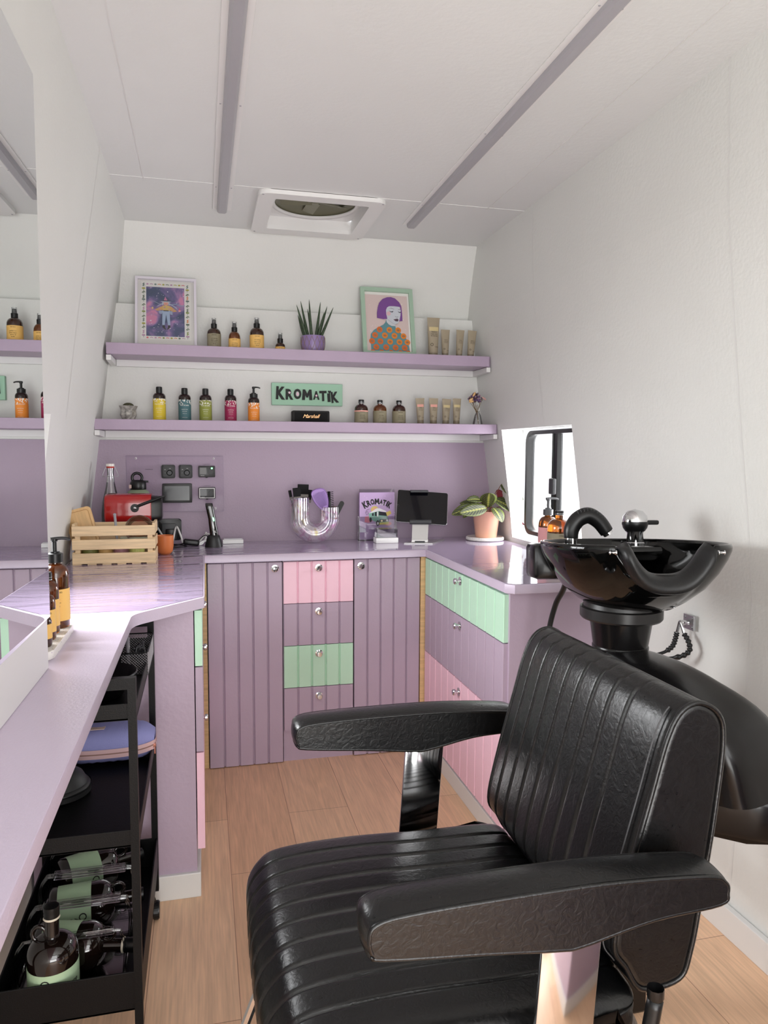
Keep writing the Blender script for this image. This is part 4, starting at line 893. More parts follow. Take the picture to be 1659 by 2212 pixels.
L += [(S((790, 900), (800, 1020), (850, 1080), (920, 1115), (1005, 1115), (1020, 1040), (1000, 960)), 'C9CBD0'),
      (S((790, 640), (830, 580), (1130, 590), (1165, 700), (1155, 820), (1120, 950), (1080, 1040), (1010, 1065), (950, 1040), (830, 950), (800, 800)), 'C6CAD2'),
      (ell(*S((860, 790))[0], .011, .011), 'D5AFB6'),
      (S((570, 920), (575, 780), (600, 640), (640, 520), (730, 410), (840, 360), (940, 350), (1040, 380), (1140, 480), (1185, 580), (1195, 760), (1195, 970), (1110, 985), (1150, 830), (1165, 700), (1150, 600), (1000, 590), (880, 595), (830, 630), (800, 700), (800, 820), (820, 935), (720, 945)), '774A8E'),
      (S((870, 660), (930, 640), (1005, 665), (1000, 672), (930, 652)), '6E6A76'), (S((1085, 690), (1120, 665), (1160, 668), (1158, 676), (1120, 678)), '6E6A76'),
      (S((870, 715), (925, 735), (985, 715), (960, 755), (910, 750)), '2B2630'), (S((1090, 715), (1130, 740), (1165, 725), (1150, 762), (1110, 750)), '2B2630'),
      (S((1010, 850), (1060, 870), (1095, 850), (1085, 880), (1055, 885), (1020, 870)), '8E8F98'), (S((970, 942), (1030, 925), (1070, 912), (1100, 945), (1075, 990), (1020, 985)), '5C4652'), (S((975, 944), (1080, 945), (1080, 951), (975, 950)), '2B2028'),
      (stroke(S((830, 950), (950, 1045), (1010, 1068), (1075, 1045)), .0012), '8A8C95')]
art('portrait_print', t, L, .0008)

# ------------------------------------------------------------------ things on the worktop
WT = .9313
def panel_thing(): pass
# clear control panel on the back wall, with its devices
PX = 3.612
t = thing('control_panel', 'clear acrylic panel with dials and screens on the lilac back wall', 'control panel', (-.123, PX, 1.212))
bm = B(); box(bm, -.219, .219, -.010, -.006, -.131, .131, .0008); sheet = obj('acrylic_sheet', bm, clear('faint_acrylic', (.965, .955, .97), .0, 1, .06), t)
bm = B(); ring_prism(bm, [(-.2192, -.1312), (.2192, -.1312), (.2192, .1312), (-.2192, .1312)], [(-.2180, -.130), (.2180, -.130), (.2180, .130), (-.2180, .130)], 'y', -.0102, -.0058); obj('sheet_edge', bm, mat('acrylic_edge_grey', '7D6C85', .3), sheet)
for x, z in ((-.175, .119), (.175, .119), (.180, -.117)):
    bm = B(); lathe(bm, [(.0025, .0), (.0045, .0005), (.005, .003), (.0045, .006)], 14); bmesh.ops.transform(bm, matrix=Matrix.Translation((x, -.016, z)) @ Matrix.Rotation(-PI/2, 4, 'X'), verts=bm.verts[:]); obj('screw_cap', bm, WPL, t, smooth=True)
DEVB = mat('device_black', '161617', .35)
for x in (-.032, .046):
    bm = B(); prism(bm, rrect(x-.031, x+.031, .026, .089, .009, 5), 'y', -.022, -.008, .002); d = obj('dial_switch', bm, mat('charcoal_switch', '2E2E30', .5), t, smooth=True, angle=40)
    bm = B(); prism(bm, rrect(x-.023, x+.023, .034, .081, .005, 5), 'y', -.0235, -.021); obj('switch_face', bm, mat('charcoal_face', '262627', .45), d)
    bm = B(); lathe(bm, [(0, .010), (.010, .010), (.011, .0), (.0135, 0)], 24); bmesh.ops.transform(bm, matrix=Matrix.Translation((x+.006, -.0235, .052)) @ Matrix.Rotation(PI/2, 4, 'X'), verts=bm.verts[:]); obj('dial', bm, DKGREY, d, smooth=True, angle=40)
    bm = B(); lathe(bm, [(0, .003), (.0045, .003), (.005, .0)], 16); bmesh.ops.transform(bm, matrix=Matrix.Translation((x-.014, -.0235, .052)) @ Matrix.Rotation(PI/2, 4, 'X'), verts=bm.verts[:]); obj('push_button', bm, DEVB, d, smooth=True, angle=40)
    bm = B(); up_text(bm, 'ON', .004, x-.014, -.0238, .066, depth=.0002); up_text(bm, 'DIM', .004, x+.008, -.0238, .070, depth=.0002); obj('switch_print', bm, WPL, d)
for k, (z0, z1) in enumerate(((.031, .084), (-.071, -.017))):
    x0, x1 = .104, .181
    bm = B(); prism(bm, rrect(x0, x1, z0, z1, .004, 4), 'y', -.024, -.008, .0015); lathe(bm, [(0, z0-.004), (.005, z0-.003), (.006, z0+.002)], 12, (x0+.038, -.018, 0)); d = obj('power_controller', bm, DEVB, t, smooth=True, angle=40)
    bm = B(); prism(bm, rrect(x0+.007, x0+.037, z0+.014, z1-.008, .002, 3), 'y', -.0250, -.0238); obj('display', bm, mat('display_bronze' if k == 0 else 'display_grey', '332E2A' if k == 0 else '1E1E20', .25), d)
    bm = B(); lathe(bm, [(0, .003), (.0125, .003), (.013, 0)], 24); bmesh.ops.transform(bm, matrix=Matrix.Translation((x0+.056, -.024, (z0+z1)/2-.001)) @ Matrix.Rotation(PI/2, 4, 'X'), verts=bm.verts[:]); obj('round_button', bm, mat('charcoal_face', '262627', .45), d, smooth=True, angle=40)
    bm = B(); up_text(bm, 'victron', .006, x0+.019, -.0246, z0+.006, depth=.0003); obj('device_print', bm, WPL, d)
    if k: bm = B(); ring_prism(bm, rrect(x0+.003, x1-.003, z0+.003, z1-.003, .003, 4), rrect(x0+.006, x1-.006, z0+.006, z1-.006, .002, 4), 'y', -.0246, -.0235); obj('silver_bezel', bm, mat('silver_paint', 'D6D4D2', .3), d)
    else:
        bm = B(); lathe(bm, [(0, .0015), (.0035, .001), (.004, 0)], 14); bmesh.ops.transform(bm, matrix=Matrix.Translation((x0+.062, -.024, z1-.011)) @ Matrix.Rotation(PI/2, 4, 'X'), verts=bm.verts[:]); obj('status_light', bm, mat('green_led', '7CFFA0', .3, emit=4), d)
    bm = B(); up_text(bm, ('ONDULEUR' if k == 0 else 'CHARGEUR'), .0062, (x0+x1)/2, -.0103, z1+.005, depth=.0002); obj('panel_print', bm, INKB, sheet)
bm = B(); up_text(bm, 'CHAUFFAGE', .0062, -.118, -.0103, .066, depth=.0002); up_text(bm, 'POMPE', .0062, -.128, -.0103, .004, depth=.0002); up_text(bm, 'PRISES', .006, .158, -.0103, -.106, depth=.0002); obj('panel_print', bm, INKB, sheet)
bm = B(); prism(bm, rrect(-.060, .074, -.088, .002, .004, 4), 'y', -.024, -.008, .0015); d = obj('touch_screen', bm, DEVB, t, smooth=True, angle=40)
bm = B(); prism(bm, rrect(-.050, .062, -.077, -.010, .001, 2), 'y', -.0249, -.0238); obj('screen_glass', bm, mat('dark_screen_glass', '17171A', .15), d)

def at_wt(n, lb, cat, x, y, rz=0, group=None): return thing(n, lb, cat, (x, y, WT), rz, group)
# swing-top bottle
t = at_wt('swing_top_bottle', 'clear glass swing-top bottle behind the red coffee machine', 'bottle', -.390, 3.42)
bm = B(); lathe(bm, [(0, .002), (.038, 0), (.041, .006), (.041, .16), (.036, .21), (.022, .27), (.0135, .315), (.0135, .345), (.0155, .350), (.0155, .358), (.012, .360), (.012, .34), (.020, .27), (.034, .21), (.038, .16), (.038, .008), (0, .006)], 32); obj('glass_body', bm, CLEARP, t, smooth=True, angle=60)
bm = B(); lathe(bm, [(.014, .358), (.0165, .360), (.0165, .366), (.0, .366)], 20); obj('rubber_seal', bm, mat('red_seal', 'B33A30', .5), t, smooth=True, angle=40)
bm = B(); lathe(bm, [(.0, .366), (.0175, .366), (.0175, .377), (.0, .379)], 20); obj('stopper', bm, mat('white_ceramic', 'E4E0DA', .3), t, smooth=True, angle=40)
bm = B()
for s in (-1, 1): tube(bm, spline([(s*.014, 0, .372), (s*.024, 0, .350), (s*.032, -.004, .325), (s*.018, -.014, .322)], 6), .0011, 6)
tube(bm, [(.0165*math.cos(a), .0165*math.sin(a), .323) for a in [2*PI*q/20 for q in range(20)]], .0011, 6, closed=True); obj('wire_bail', bm, STEEL, t, smooth=True)
# sage drinking bottle
t = at_wt('water_bottle', 'sage green drinking bottle with black carry lid behind coffee machine', 'bottle', -.280, 3.47)
bm = B(); lathe(bm, [(0, 0), (.045, 0), (.049, .006), (.049, .235), (.045, .252), (.032, .262), (.028, .264), (0, .264)], 36); obj('flask', bm, mat('sage_powder_coat', '7E8A72', .5), t, smooth=True, angle=50)
bm = B(); lathe(bm, [(0, .262), (.033, .262), (.035, .266), (.034, .292), (.030, .300), (.022, .304), (0, .305)], 32); box(bm, .022, .044, -.010, .010, .294, .302, .003); lid = obj('lid', bm, BLACKP, t, smooth=True, angle=40)
bm = B(); tube(bm, [(-.004+.021*math.cos(a), 0, .314+.021*math.sin(a)) for a in [2*PI*q/24 for q in range(24)]], .0065, 10, closed=True); obj('carry_loop', bm, BLACKP, lid, smooth=True)
bm = B(); prism(bm, rrect(-.036, -.026, .268, .284, .002, 3), 'y', -.031, -.020); obj('lid_button', bm, mat('pink_beige_plastic', 'B59A92', .5), lid)
bm = B(); up_text(bm, 'hydro', .007, .006, -.0495, .236, depth=.0006); obj('logo', bm, mat('light_logo_grey', 'A3AA98', .5), t)
# coffee machine: a red drum lying on its side, black spout end to the right
t = at_wt('coffee_machine', 'red capsule coffee machine with black lever behind the wooden crate', 'coffee machine', -.302, 3.335)
RED = mat('gloss_red_plastic', 'A81414', .18, coat=.6)
bm = B(); ringp = [(q[0], q[1]) for q in smooth_loop([(-.052, .135), (-.058, .19), (-.050, .236), (-.02, .250), (.02, .250), (.050, .236), (.058, .19), (.052, .135)], 5)]
rings = [[Vector((x, p[0]*k, .19+(p[1]-.19)*k)) for p in ringp] for x, k in ((-.100, .93), (-.097, .98), (-.09, 1), (.085, 1), (.088, .98))]
loft(bm, rings); obj('drum', bm, RED, t, smooth=True, angle=50)
bm = B(); loft(bm, [[Vector((x, p[0]*k, .186+(p[1]-.19)*k)) for p in ringp] for x, k in ((.086, .93), (.118, .86), (.128, .80), (.131, .66))]); box(bm, .088, .112, -.03, .03, .10, .15, .006); obj('spout_head', bm, BLACKP, t, smooth=True, angle=50)
bm = B(); box(bm, -.10, .06, -.052, .052, .0, .15, .012); box(bm, .04, .13, -.05, .05, .0, .018, .005); obj('machine_base', bm, mat('dark_red_shade_plastic', '8E1212', .25), t, smooth=True, angle=50)
bm = B(); tube(bm, [(.022, -.062, .196), (.130, -.066, .238)], .0065, 10); lathe(bm, [(0, .0), (.017, 0), (.017, .012), (0, .012)], 24); bm.verts.ensure_lookup_table()
vs = bm.verts[-(24*2+2):]; bmesh.ops.transform(bm, matrix=Matrix.Translation((.0225, -.056, .193)) @ Matrix.Rotation(PI/2, 4, 'X'), verts=vs); vs = box(bm, .115, .150, -.072, -.058, .234, .243, .004)
bmesh.ops.rotate(bm, verts=vs, cent=(.13, -.066, .238), matrix=Matrix.Rotation(-.30, 3, 'Y')); lv = obj('lever', bm, BLACKP, t, smooth=True, angle=40)
bm = B(); lathe(bm, [(0, .004), (.005, .003), (.0065, 0)], 16); bmesh.ops.transform(bm, matrix=Matrix.Translation((.0225, -.068, .193)) @ Matrix.Rotation(PI/2, 4, 'X'), verts=bm.verts[:]); obj('pivot_cap', bm, CHROME, lv, smooth=True)
bm = B(); prism(bm, rrect(-.088, -.058, -.012, .012, .004, 4), 'z', .249, .2535); obj('top_button', bm, DKGREY, t)
# wooden crate
cx0, cx1, cy0, cy1, cz = -.482, -.182, 2.978, 3.135, 0
t = at_wt('wooden_crate', 'pale pine slatted crate holding kitchenware on the left worktop', 'crate', -.332, 3.055)
w2, d2 = .150, .078
for z0, z1 in ((.004, .044), (.058, .096), (.110, .148)):
    bm = B(); box(bm, -w2, w2, -d2-.009, -d2, z0, z1, .001); obj('front_slat', bm, PINEX, t)
    bm = B(); box(bm, -w2, w2, d2, d2+.009, z0, z1, .001); obj('rear_slat', bm, PINEX, t)
for z0, z1 in ((.010, .048), (.060, .100), (.112, .156)):
    for s in (-1, 1):
        bm = B(); box(bm, s*w2-(.010 if s > 0 else 0), s*w2+(.010 if s < 0 else 0), -d2, d2, z0, z1, .001); obj('side_slat', bm, PINEX, t)
for sx in (-1, 1):
    for sy in (-1, 1):
        bm = B(); box(bm, sx*(w2-.010)-(.018 if sx > 0 else 0), sx*(w2-.010)+(.018 if sx < 0 else 0), sy*d2-(.012 if sy > 0 else 0), sy*d2+(.012 if sy < 0 else 0), .002, .145); obj('corner_post', bm, PINEX, t)
for k in range(6):
    bm = B(); x = -w2+k*.0535; box(bm, x, x+.032, -d2-.006, d2+.006, 0, .007); obj('base_slat', bm, PINEX, t)
cr = t.location
t = thing('cutting_board', 'beech chopping board leaning in the crate at its left end', 'cutting board', (-.425, 3.05, WT+.010)); t.rotation_euler = (R(-6), R(-15), 0)
bm = B(); prism(bm, rrect(-.050, .050, 0, .205, .014, 5), 'y', -.007, .007, .002); obj('board', bm, BOARD, t, smooth=True, angle=40)
bm = B(); tube(bm, [(p[0], -.0072, p[1]) for p in rrect(-.040, .040, .010, .194, .010, 4)], .0011, 5, closed=True); obj('juice_groove', bm, mat('groove_brown', 'B5854F', .6), t)
t = thing('glass_bowl', 'clear glass bowl standing on edge in the crate', 'bowl', (-.248, 3.06, WT+.122)); t.rotation_euler = (R(80), 0, R(10))
bm = B(); lathe(bm, [(0, -.02), (.025, -.018), (.047, .0), (.056, .03), (.0535, .03), (.045, .002), (.024, -.015), (0, -.017)], 32); obj('bowl_glass', bm, CLEARP, t, smooth=True)
t = thing('kitchen_bowl', 'peach coloured bowl tipped up inside the glass bowl', 'bowl', (-.248, 3.095, WT+.112)); t.rotation_euler = (R(25), 0, R(-8))
bm = B(); lathe(bm, [(0, -.02), (.02, -.018), (.037, .0), (.043, .022), (.041, .022), (.035, .002), (0, -.016)], 32); obj('bowl_shell', bm, mat('peach_ceramic', 'C98F6C', .4), t, smooth=True)
t = thing('spatula', 'grey spatula handle sticking up from the crate', 'utensil', (-.322, 3.03, WT+.02)); t.rotation_euler = (0, R(-4), 0)
bm = B(); tube(bm, [(0, 0, 0), (0, 0, .165)], .005, 10, flat=1.3); obj('handle', bm, mat('grey_silicone', '9B9BA1', .5), t, smooth=True)
bm = B(); lathe(bm, [(.005, .164), (.0062, .168), (.003, .1715), (0, .172)], 12); obj('handle_tip', bm, MATS['grey_silicone'], t, smooth=True)
for i, (x, y, r, h, col, lb) in enumerate(((-.425, 3.02, .030, .055, '7A7A42', 'olive cup low in the crate beneath the chopping board'), (-.368, 3.015, .027, .058, 'C0995E', 'tan wooden cup low in the crate'), (-.312, 3.02, .028, .052, '9E7077', 'dusky pink cup low in the crate'), (-.252, 3.015, .028, .050, 'B8BA6B', 'lime green cup low in the crate, nearest the orange cup'))):
    t = thing('cup', lb, 'cup', (x, y, WT+.0085), 0, 'cups inside the crate')
    bm = B(); lathe(bm, [(0, 0), (r*.8, 0), (r, h*.3), (r, h), (r*.9, h), (r*.9, h*.3), (0, h*.12)], 24); obj('cup_wall', bm, mat('cup_%d_glaze' % i, col, .4), t, smooth=True, angle=50)
t = thing('food_container', 'sage green lidded container on top of the cups in the crate', 'container', (-.262, 3.075, WT+.066))
bm = B(); prism(bm, rrect(-.055, .055, -.028, .028, .01, 4), 'z', 0, .022, .003); obj('tub', bm, mat('sage_plastic', '9AA48A', .45), t, smooth=True, angle=40)
bm = B(); prism(bm, rrect(-.058, .058, -.030, .030, .01, 4), 'z', .022, .027, .001); obj('lid', bm, mat('pale_sage_plastic', 'C0C6AE', .45), t, smooth=True, angle=40)
t = at_wt('cup', 'terracotta orange beaker standing right of the wooden crate', 'cup', -.158, 3.225)
bm = B(); lathe(bm, [(0, 0), (.020, 0), (.031, .012), (.035, .035), (.036, .080), (.0335, .080), (.032, .036), (0, .010)], 36); obj('beaker', bm, mat('terracotta_orange', 'CF7440', .4), t, smooth=True, angle=60)
# wall socket with white cables
t = thing('wall_socket', 'black double wall socket low on the lilac wall behind the beaker', 'socket', (-.158, 3.612, .998))
bm = B(); prism(bm, rrect(-.062, .058, -.050, .050, .012, 5), 'y', -.028, 0, .004); obj('housing', bm, BLACKP, t, smooth=True, angle=40)
bm = B(); prism(bm, rrect(-.030, .034, -.046, .030, .006, 4), 'y', -.034, -.026, .002); obj('socket_cover', bm, DKGREY, t, smooth=True, angle=40)
bm = B(); box(bm, -.012, .028, -.052, -.034, -.04, .005, .004); obj('plug', bm, BLACKP, t, smooth=True, angle=40)
t = at_wt('white_cable', 'white power cable looping from the black wall socket', 'cable', -.15, 3.5)
bm = B(); tube(bm, spline([(-.06, .05, .09), (-.035, .0, .055), (-.01, -.03, .02), (.01, -.01, .012), (.024, .06, .075), (.034, .05, .078), (.050, .02, .04), (.062, .0, .010), (.10, .01, .006), (.13, .03, .012), (.165, .03, .050), (.20, .0, .028)], 8), .0042, 8); obj('cable', bm, WPL, t, smooth=True)
t = at_wt('white_cable', 'short white cable end curled beside the hair clipper', 'cable', .0, 3.52)
bm = B(); tube(bm, spline([(.012, .03, .055), (.010, .01, .03), (-.006, -.02, .008), (-.022, -.03, .006), (.0, -.012, .018), (.05, .02, .016)], 8), .0042, 8); obj('cable', bm, WPL, t, smooth=True)
t = at_wt('charger', 'black plug-in charger lying on the worktop beside the clipper', 'charger', -.055, 3.49)
bm = B(); vs = box(bm, -.036, .036, -.016, .016, .003, .030, .008, seg=3); bmesh.ops.rotate(bm, verts=vs, cent=(0, 0, .01), matrix=Matrix.Rotation(.12, 3, 'Y')); obj('charger_body', bm, BLACKP, t, smooth=True, angle=50)
bm = B(); tube(bm, spline([(.03, .0, .022), (.055, .0, .044), (.070, -.01, .046), (.085, -.03, .018)], 7), .0022, 7); tube(bm, spline([(-.034, 0, .012), (-.07, -.03, .006), (-.10, -.02, .004), (-.13, -.05, .004), (-.10, -.085, .003), (-.04, -.06, .003), (-.02, -.03, .004), (-.06, -.01, .008), (-.09, .0, .008)], 8), .0028, 7); obj('charger_cable', bm, BLACKP, t, smooth=True)
# clipper in stand
t = at_wt('hair_clipper', 'black cordless hair clipper with green light in charging stand', 'clipper', .045, 3.430)
bm = B(); lathe(bm, [(0, 0), (.039, 0), (.039, .006), (.031, .036), (.027, .052), (.022, .055), (.018, .046), (0, .046)], 32, sy=.75); obj('charging_stand', bm, mat('satin_black_plastic', '151516', .45), t, smooth=True, angle=50)
bm = B(); rings = []
for z, x, w, d in ((.040, .004, .019, .016), (.065, .002, .0195, .017), (.10, -.003, .018, .017), (.13, -.006, .0175, .016), (.16, -.012, .0175, .015), (.185, -.017, .0175, .013), (.197, -.0185, .0165, .011), (.199, -.0185, .015, .009)):
    rings.append([Vector((x+w*math.copysign(abs(math.cos(a))**.7, math.cos(a)), d*math.copysign(abs(math.sin(a))**.7, math.sin(a)), z)) for a in [2*PI*j/28 for j in range(28)]])
loft(bm, rings); cl = obj('clipper_body', bm, mat('piano_black', '060606', .08, coat=.8), t, smooth=True, angle=60)
bm = B(); vs = bmesh.ops.create_uvsphere(bm, u_segments=14, v_segments=10, radius=1)['verts']
for v in vs: v.co = Vector((.000+v.co.x*.0035-v.co.z*.002, -.0172+v.co.y*.002, .128+v.co.z*.0095))
obj('power_light', bm, mat('green_led', '7CFFA0', .3, emit=4), cl, smooth=True)
art('clipper_logo', cl, [([(.002, .070), (.010, .070), (.006, .078)], 'C8C8C8'), ([(.000, .066), (.012, .066), (.012, .068), (.000, .068)], 'C8C8C8')], -.0182)
t = at_wt('white_box', 'small white flat box lying beside the hair clipper', 'box', .135, 3.560)
bm = B(); box(bm, -.048, .048, -.03, .03, 0, .019, .002); obj('tray', bm, WPL, t); bm = B(); box(bm, -.042, .042, -.024, .024, .019, .024, .001); obj('lid', bm, mat('clear_grey_lid', 'BDB9BE', .2), t)

# U-shaped vase with brushes
UV = at_wt('vase', 'iridescent ribbed U-shaped glass vase holding hair brushes', 'vase', .516, 3.49)
IR = mat('iridescent_glass', 'D8D2DC', .06, metal=.6, trans=0, coat=1.0); b_ = IR.node_tree.nodes['Principled BSDF']
b_.inputs['Thin Film Thickness'].default_value = 520; b_.inputs['Thin Film IOR'].default_value = 1.6; b_.inputs['Alpha'].default_value = .55
nt = IR.node_tree; lw = nt.nodes.new('ShaderNodeTexCoord'); nn = nt.nodes.new('ShaderNodeTexNoise'); nn.inputs['Scale'].default_value = 9; nn.inputs['Distortion'].default_value = 1.5
cr_ = nt.nodes.new('ShaderNodeValToRGB'); cr_.color_ramp.elements[0].color = s2l('C9B35E'); cr_.color_ramp.elements[0].position = .3; cr_.color_ramp.elements[1].color = s2l('9FC7BE'); cr_.color_ramp.elements[1].position = .72
for p_, c_ in ((.40, 'E7E3EA'), (.47, 'DCD9DE'), (.53, 'C583B4'), (.57, 'E2DFE6'), (.66, 'A79AC9')): e_ = cr_.color_ramp.elements.new(p_); e_.color = s2l(c_)
nt.links.new(lw.outputs['Object'], nn.inputs[0]); nt.links.new(nn.outputs[0], cr_.inputs[0]); nt.links.new(cr_.outputs[0], b_.inputs['Base Color'])
path = [(-.0715, .217-.0049*k) for k in range(20)]+[(.0715*math.cos(a), .119+.0715*math.sin(a)) for a in [PI+PI*k/30 for k in range(31)]]+[(.0715, .119+.0065*k) for k in range(1, 9)]
def u_rings(rad):
    out = []
    for i, p in enumerate(path):
        a = path[max(i-1, 0)]; b = path[min(i+1, len(path)-1)]; d = Vector((b[0]-a[0], 0, b[1]-a[1])).normalized(); s_ = Vector((0, 1, 0)); n_ = d.cross(s_)
        out.append([Vector((p[0], 0, p[1]))+(n_*math.cos(q)+s_*math.sin(q))*(rad+.0022*abs(math.cos(7*q))) for q in [2*PI*j/70 for j in range(70)]])
    return out
bm = B(); loft(bm, u_rings(.0445), cap=False); obj('glass_tube', bm, IR, UV, smooth=True)
for nm_, x, z in (('rim', -.0715, .217), ('rim', .0715, .171)):
    bm = B(); tube(bm, [(x+.0455*math.cos(a), .0455*math.sin(a), z) for a in [2*PI*q/32 for q in range(32)]], .0016, 6, closed=True); obj(nm_, bm, CLEARP, UV, smooth=True)
def brush(lb, x, y, top, tilt, w, hb, group='tint brushes in the U-shaped vase', lean=0):
    t = thing('tint_brush', lb, 'brush', (.516+x, 3.49+y, WT+.10)); t['group'] = group; t.rotation_euler = (lean, tilt, 0); L_ = top
    bm = B(); tube(bm, [(0, 0, 0), (0, 0, L_-hb)], .0035, 8); obj('handle', bm, BLACKP, t, smooth=True)
    bm = B(); box(bm, -w/2, w/2, -.005, .005, L_-hb-.012, L_-hb+.004, .002); obj('ferrule', bm, mat('grey_ferrule', '6E6862', .5), t)
    bm = B(); loft(bm, [[Vector((sx*(w/2)*k, sy*q, z)) for sx, sy in ((-1, -1), (1, -1), (1, 1), (-1, 1))] for z, q, k in ((L_-hb+.002, .0045, .96), (L_-.008, .0035, 1.0), (L_, .0012, 1.0))]); obj('bristles', bm, mat('black_bristles', '0B0A0B', .8, bump=(500, .6, (8, 8, 1))), t)
brush('broad black tint brush standing tallest in the vase', -.060, .0, .180, R(2), .052, .050)
brush('black tint brush just left of the tallest one in the vase', -.074, -.015, .165, R(-5), .036, .045)
brush('black tint brush at the right of the vase\'s taller arm', -.045, .012, .155, R(8), .030, .05)
brush('thin black brush leaning out at far left of the vase', -.090, -.01, .155, R(-11), .014, .035)
t = thing('hair_brush', 'lilac vented paddle hair brush in the vase\'s shorter arm', 'brush', (.516+.066, 3.475, WT+.115)); t.rotation_euler = (0, R(-22), 0)
LIL = mat('lilac_plastic', 'A583C4', .35); bm = B(); tube(bm, [(0, 0, -.01), (0, 0, .05)], lambda u: .006+.003*u, 12); obj('handle', bm, LIL, t, smooth=True)
bm = B(); rings = []
shp = [(-.004, .040), (-.020, .060), (-.034, .095), (-.037, .130), (-.030, .150), (-.010, .157), (.018, .152), (.034, .138), (.036, .110), (.028, .075), (.012, .045)]
sm = smooth_loop(shp, 4); c_ = Vector((0, .10))
for y, k in ((-.008, .90), (-.010, .96), (-.006, 1), (.004, 1), (.008, .93)): rings.append([Vector((c_.x+(p.x-c_.x)*k, y, c_.y+(p.y-c_.y)*k)) for p in sm])
loft(bm, rings); pd = obj('paddle', bm, LIL, t, smooth=True, angle=50)
bm = B()
for k in range(9): x = -.026+k*.0065; tube(bm, [(x*.55, -.0105, .066), (x*.95, -.0112, .10), (x, -.0105, .138-abs(x)*.2)], .0011, 5)
obj('vent_ribs', bm, mat('deep_lilac_plastic', '7F5FA0', .45), pd)
t = thing('round_brush', 'black spiky round brush behind the lilac paddle brush', 'brush', (.516+.078, 3.50, WT+.10)); t.rotation_euler = (0, R(-3), 0)
bm = B(); tube(bm, [(0, 0, 0), (0, 0, .145)], .007, 10); obj('barrel', bm, BLACKP, t, smooth=True)
bm = B()
for k in range(11):
    for a in (-.5, .3, 1.2, 2.2, 3.2): tube(bm, [(.006*math.cos(a), .006*math.sin(a), .055+k*.0085), (.022*math.cos(a), .022*math.sin(a), .058+k*.0085)], .0009, 4)
obj('bristles', bm, MATS['black_bristles'], t)['kind'] = 'stuff'
t = thing('comb', 'rounded black comb handle at far right of the vase', 'comb', (.516+.086, 3.47, WT+.11)); t.rotation_euler = (0, R(28), 0)
bm = B(); prism(bm, rrect(-.011, .011, 0, .100, .0105, 6), 'y', -.003, .003, .001); obj('handle', bm, BLACKP, t, smooth=True, angle=40)
# flyer holder
t = at_wt('leaflet_holder', 'clear acrylic stand holding lilac leaflets against the back wall', 'leaflet holder', .838, 3.545)
bm = B(); box(bm, -.090, .090, .016, .019, 0, .252); box(bm, -.097, .093, -.016, -.013, 0, .118, .001); box(bm, -.097, -.0945, -.016, .019, 0, .118); box(bm, .0905, .093, -.016, .019, 0, .118); box(bm, -.097, .093, -.016, .045, 0, .0025); obj('acrylic_stand', bm, ACRYL, t)
t = thing('leaflet_stack', 'lilac leaflets printed with a mint green van, in clear stand', 'leaflets', (.832, 3.538, WT+.004))
bm = B(); box(bm, -.088, .088, -.004, .016, 0, .232, .0006); lf = obj('leaflets', bm, mat('lilac_paper', 'BFA3CC', .55), t)
kromatik(lf, .150, -.0048, .0008, arc_r=.12, ox=.0, oz=.188)
def Q(x, z): return ((x-1315)/2480, .232-(z-250)/2620)
VAN = [([Q(1165, 560), Q(1215, 555), Q(1235, 600), Q(1210, 640), Q(1160, 630)], 'E58595'), (ell(*Q(1215, 600), .018, .014), 'DB8497'), (ell(*Q(1450, 655), .020, .010), 'E48A8A'), (ell(*Q(1285, 470), .019, .017), 'D6C26A'), (ell(*Q(1285, 475), .012, .011), 'E4A886'),
       ([Q(1425, 510), Q(1480, 485), Q(1495, 525), Q(1440, 560)], 'DCC46A'), (stroke([Q(1218, 462), Q(1185, 475), Q(1170, 510), Q(1185, 540), Q(1205, 520), Q(1195, 490), Q(1178, 505)], .0016), '3A2A44'),
       ([Q(1210, 520), Q(1335, 480), Q(1440, 560), Q(1462, 600), Q(1455, 660), Q(1335, 660), Q(1300, 630), Q(1215, 590)], '86B8A8'), ([Q(1210, 520), Q(1310, 452), Q(1350, 455), Q(1425, 490), Q(1430, 505), Q(1335, 490), Q(1250, 510)], 'EFECEE'),
       ([Q(1335, 495), Q(1425, 510), Q(1440, 555), Q(1335, 545)], '1F1D28'), ([Q(1250, 520), Q(1272, 512), Q(1272, 552), Q(1250, 550)], '1F1D28'), ([Q(1285, 505), Q(1308, 498), Q(1308, 555), Q(1285, 552)], '1F1D28'), ([Q(1314, 500), Q(1328, 497), Q(1328, 560), Q(1314, 558)], 'EFECEE'),
       ([Q(1345, 600), Q(1458, 592), Q(1460, 625), Q(1345, 632)], '1F1D28'), (ell(*Q(1372, 617), .006, .005), 'F2E7C8'), (ell(*Q(1440, 612), .005, .005), 'D9D6DA'), ([Q(1335, 640), Q(1462, 632), Q(1458, 662), Q(1335, 668)], 'C3B965'),
       (ell(*Q(1232, 600), .006, .012), '1A1A22'), (ell(*Q(1322, 645), .009, .014), '1A1A22'), (ell(*Q(1324, 648), .004, .007), 'D9D6DA')]
VAN += [(ell(*Q(x, z), .0014, .0014, 7), 'E6DCEC') for x, z in ((1155, 295), (1185, 318), (1412, 297), (1480, 330), (1130, 420))]
art('van_picture', lf, VAN, -.0046)
bm = B(); up_text(bm, 'BARBER', .0125, .020, -.0046, .170, depth=.0004, offset=.0003); up_text(bm, 'kromatik.fr', .014, .004, -.0046, .050, depth=.0004, offset=.0003); obj('leaflet_print', bm, mat('white_paper_print', 'E9DFF0', .5), lf)
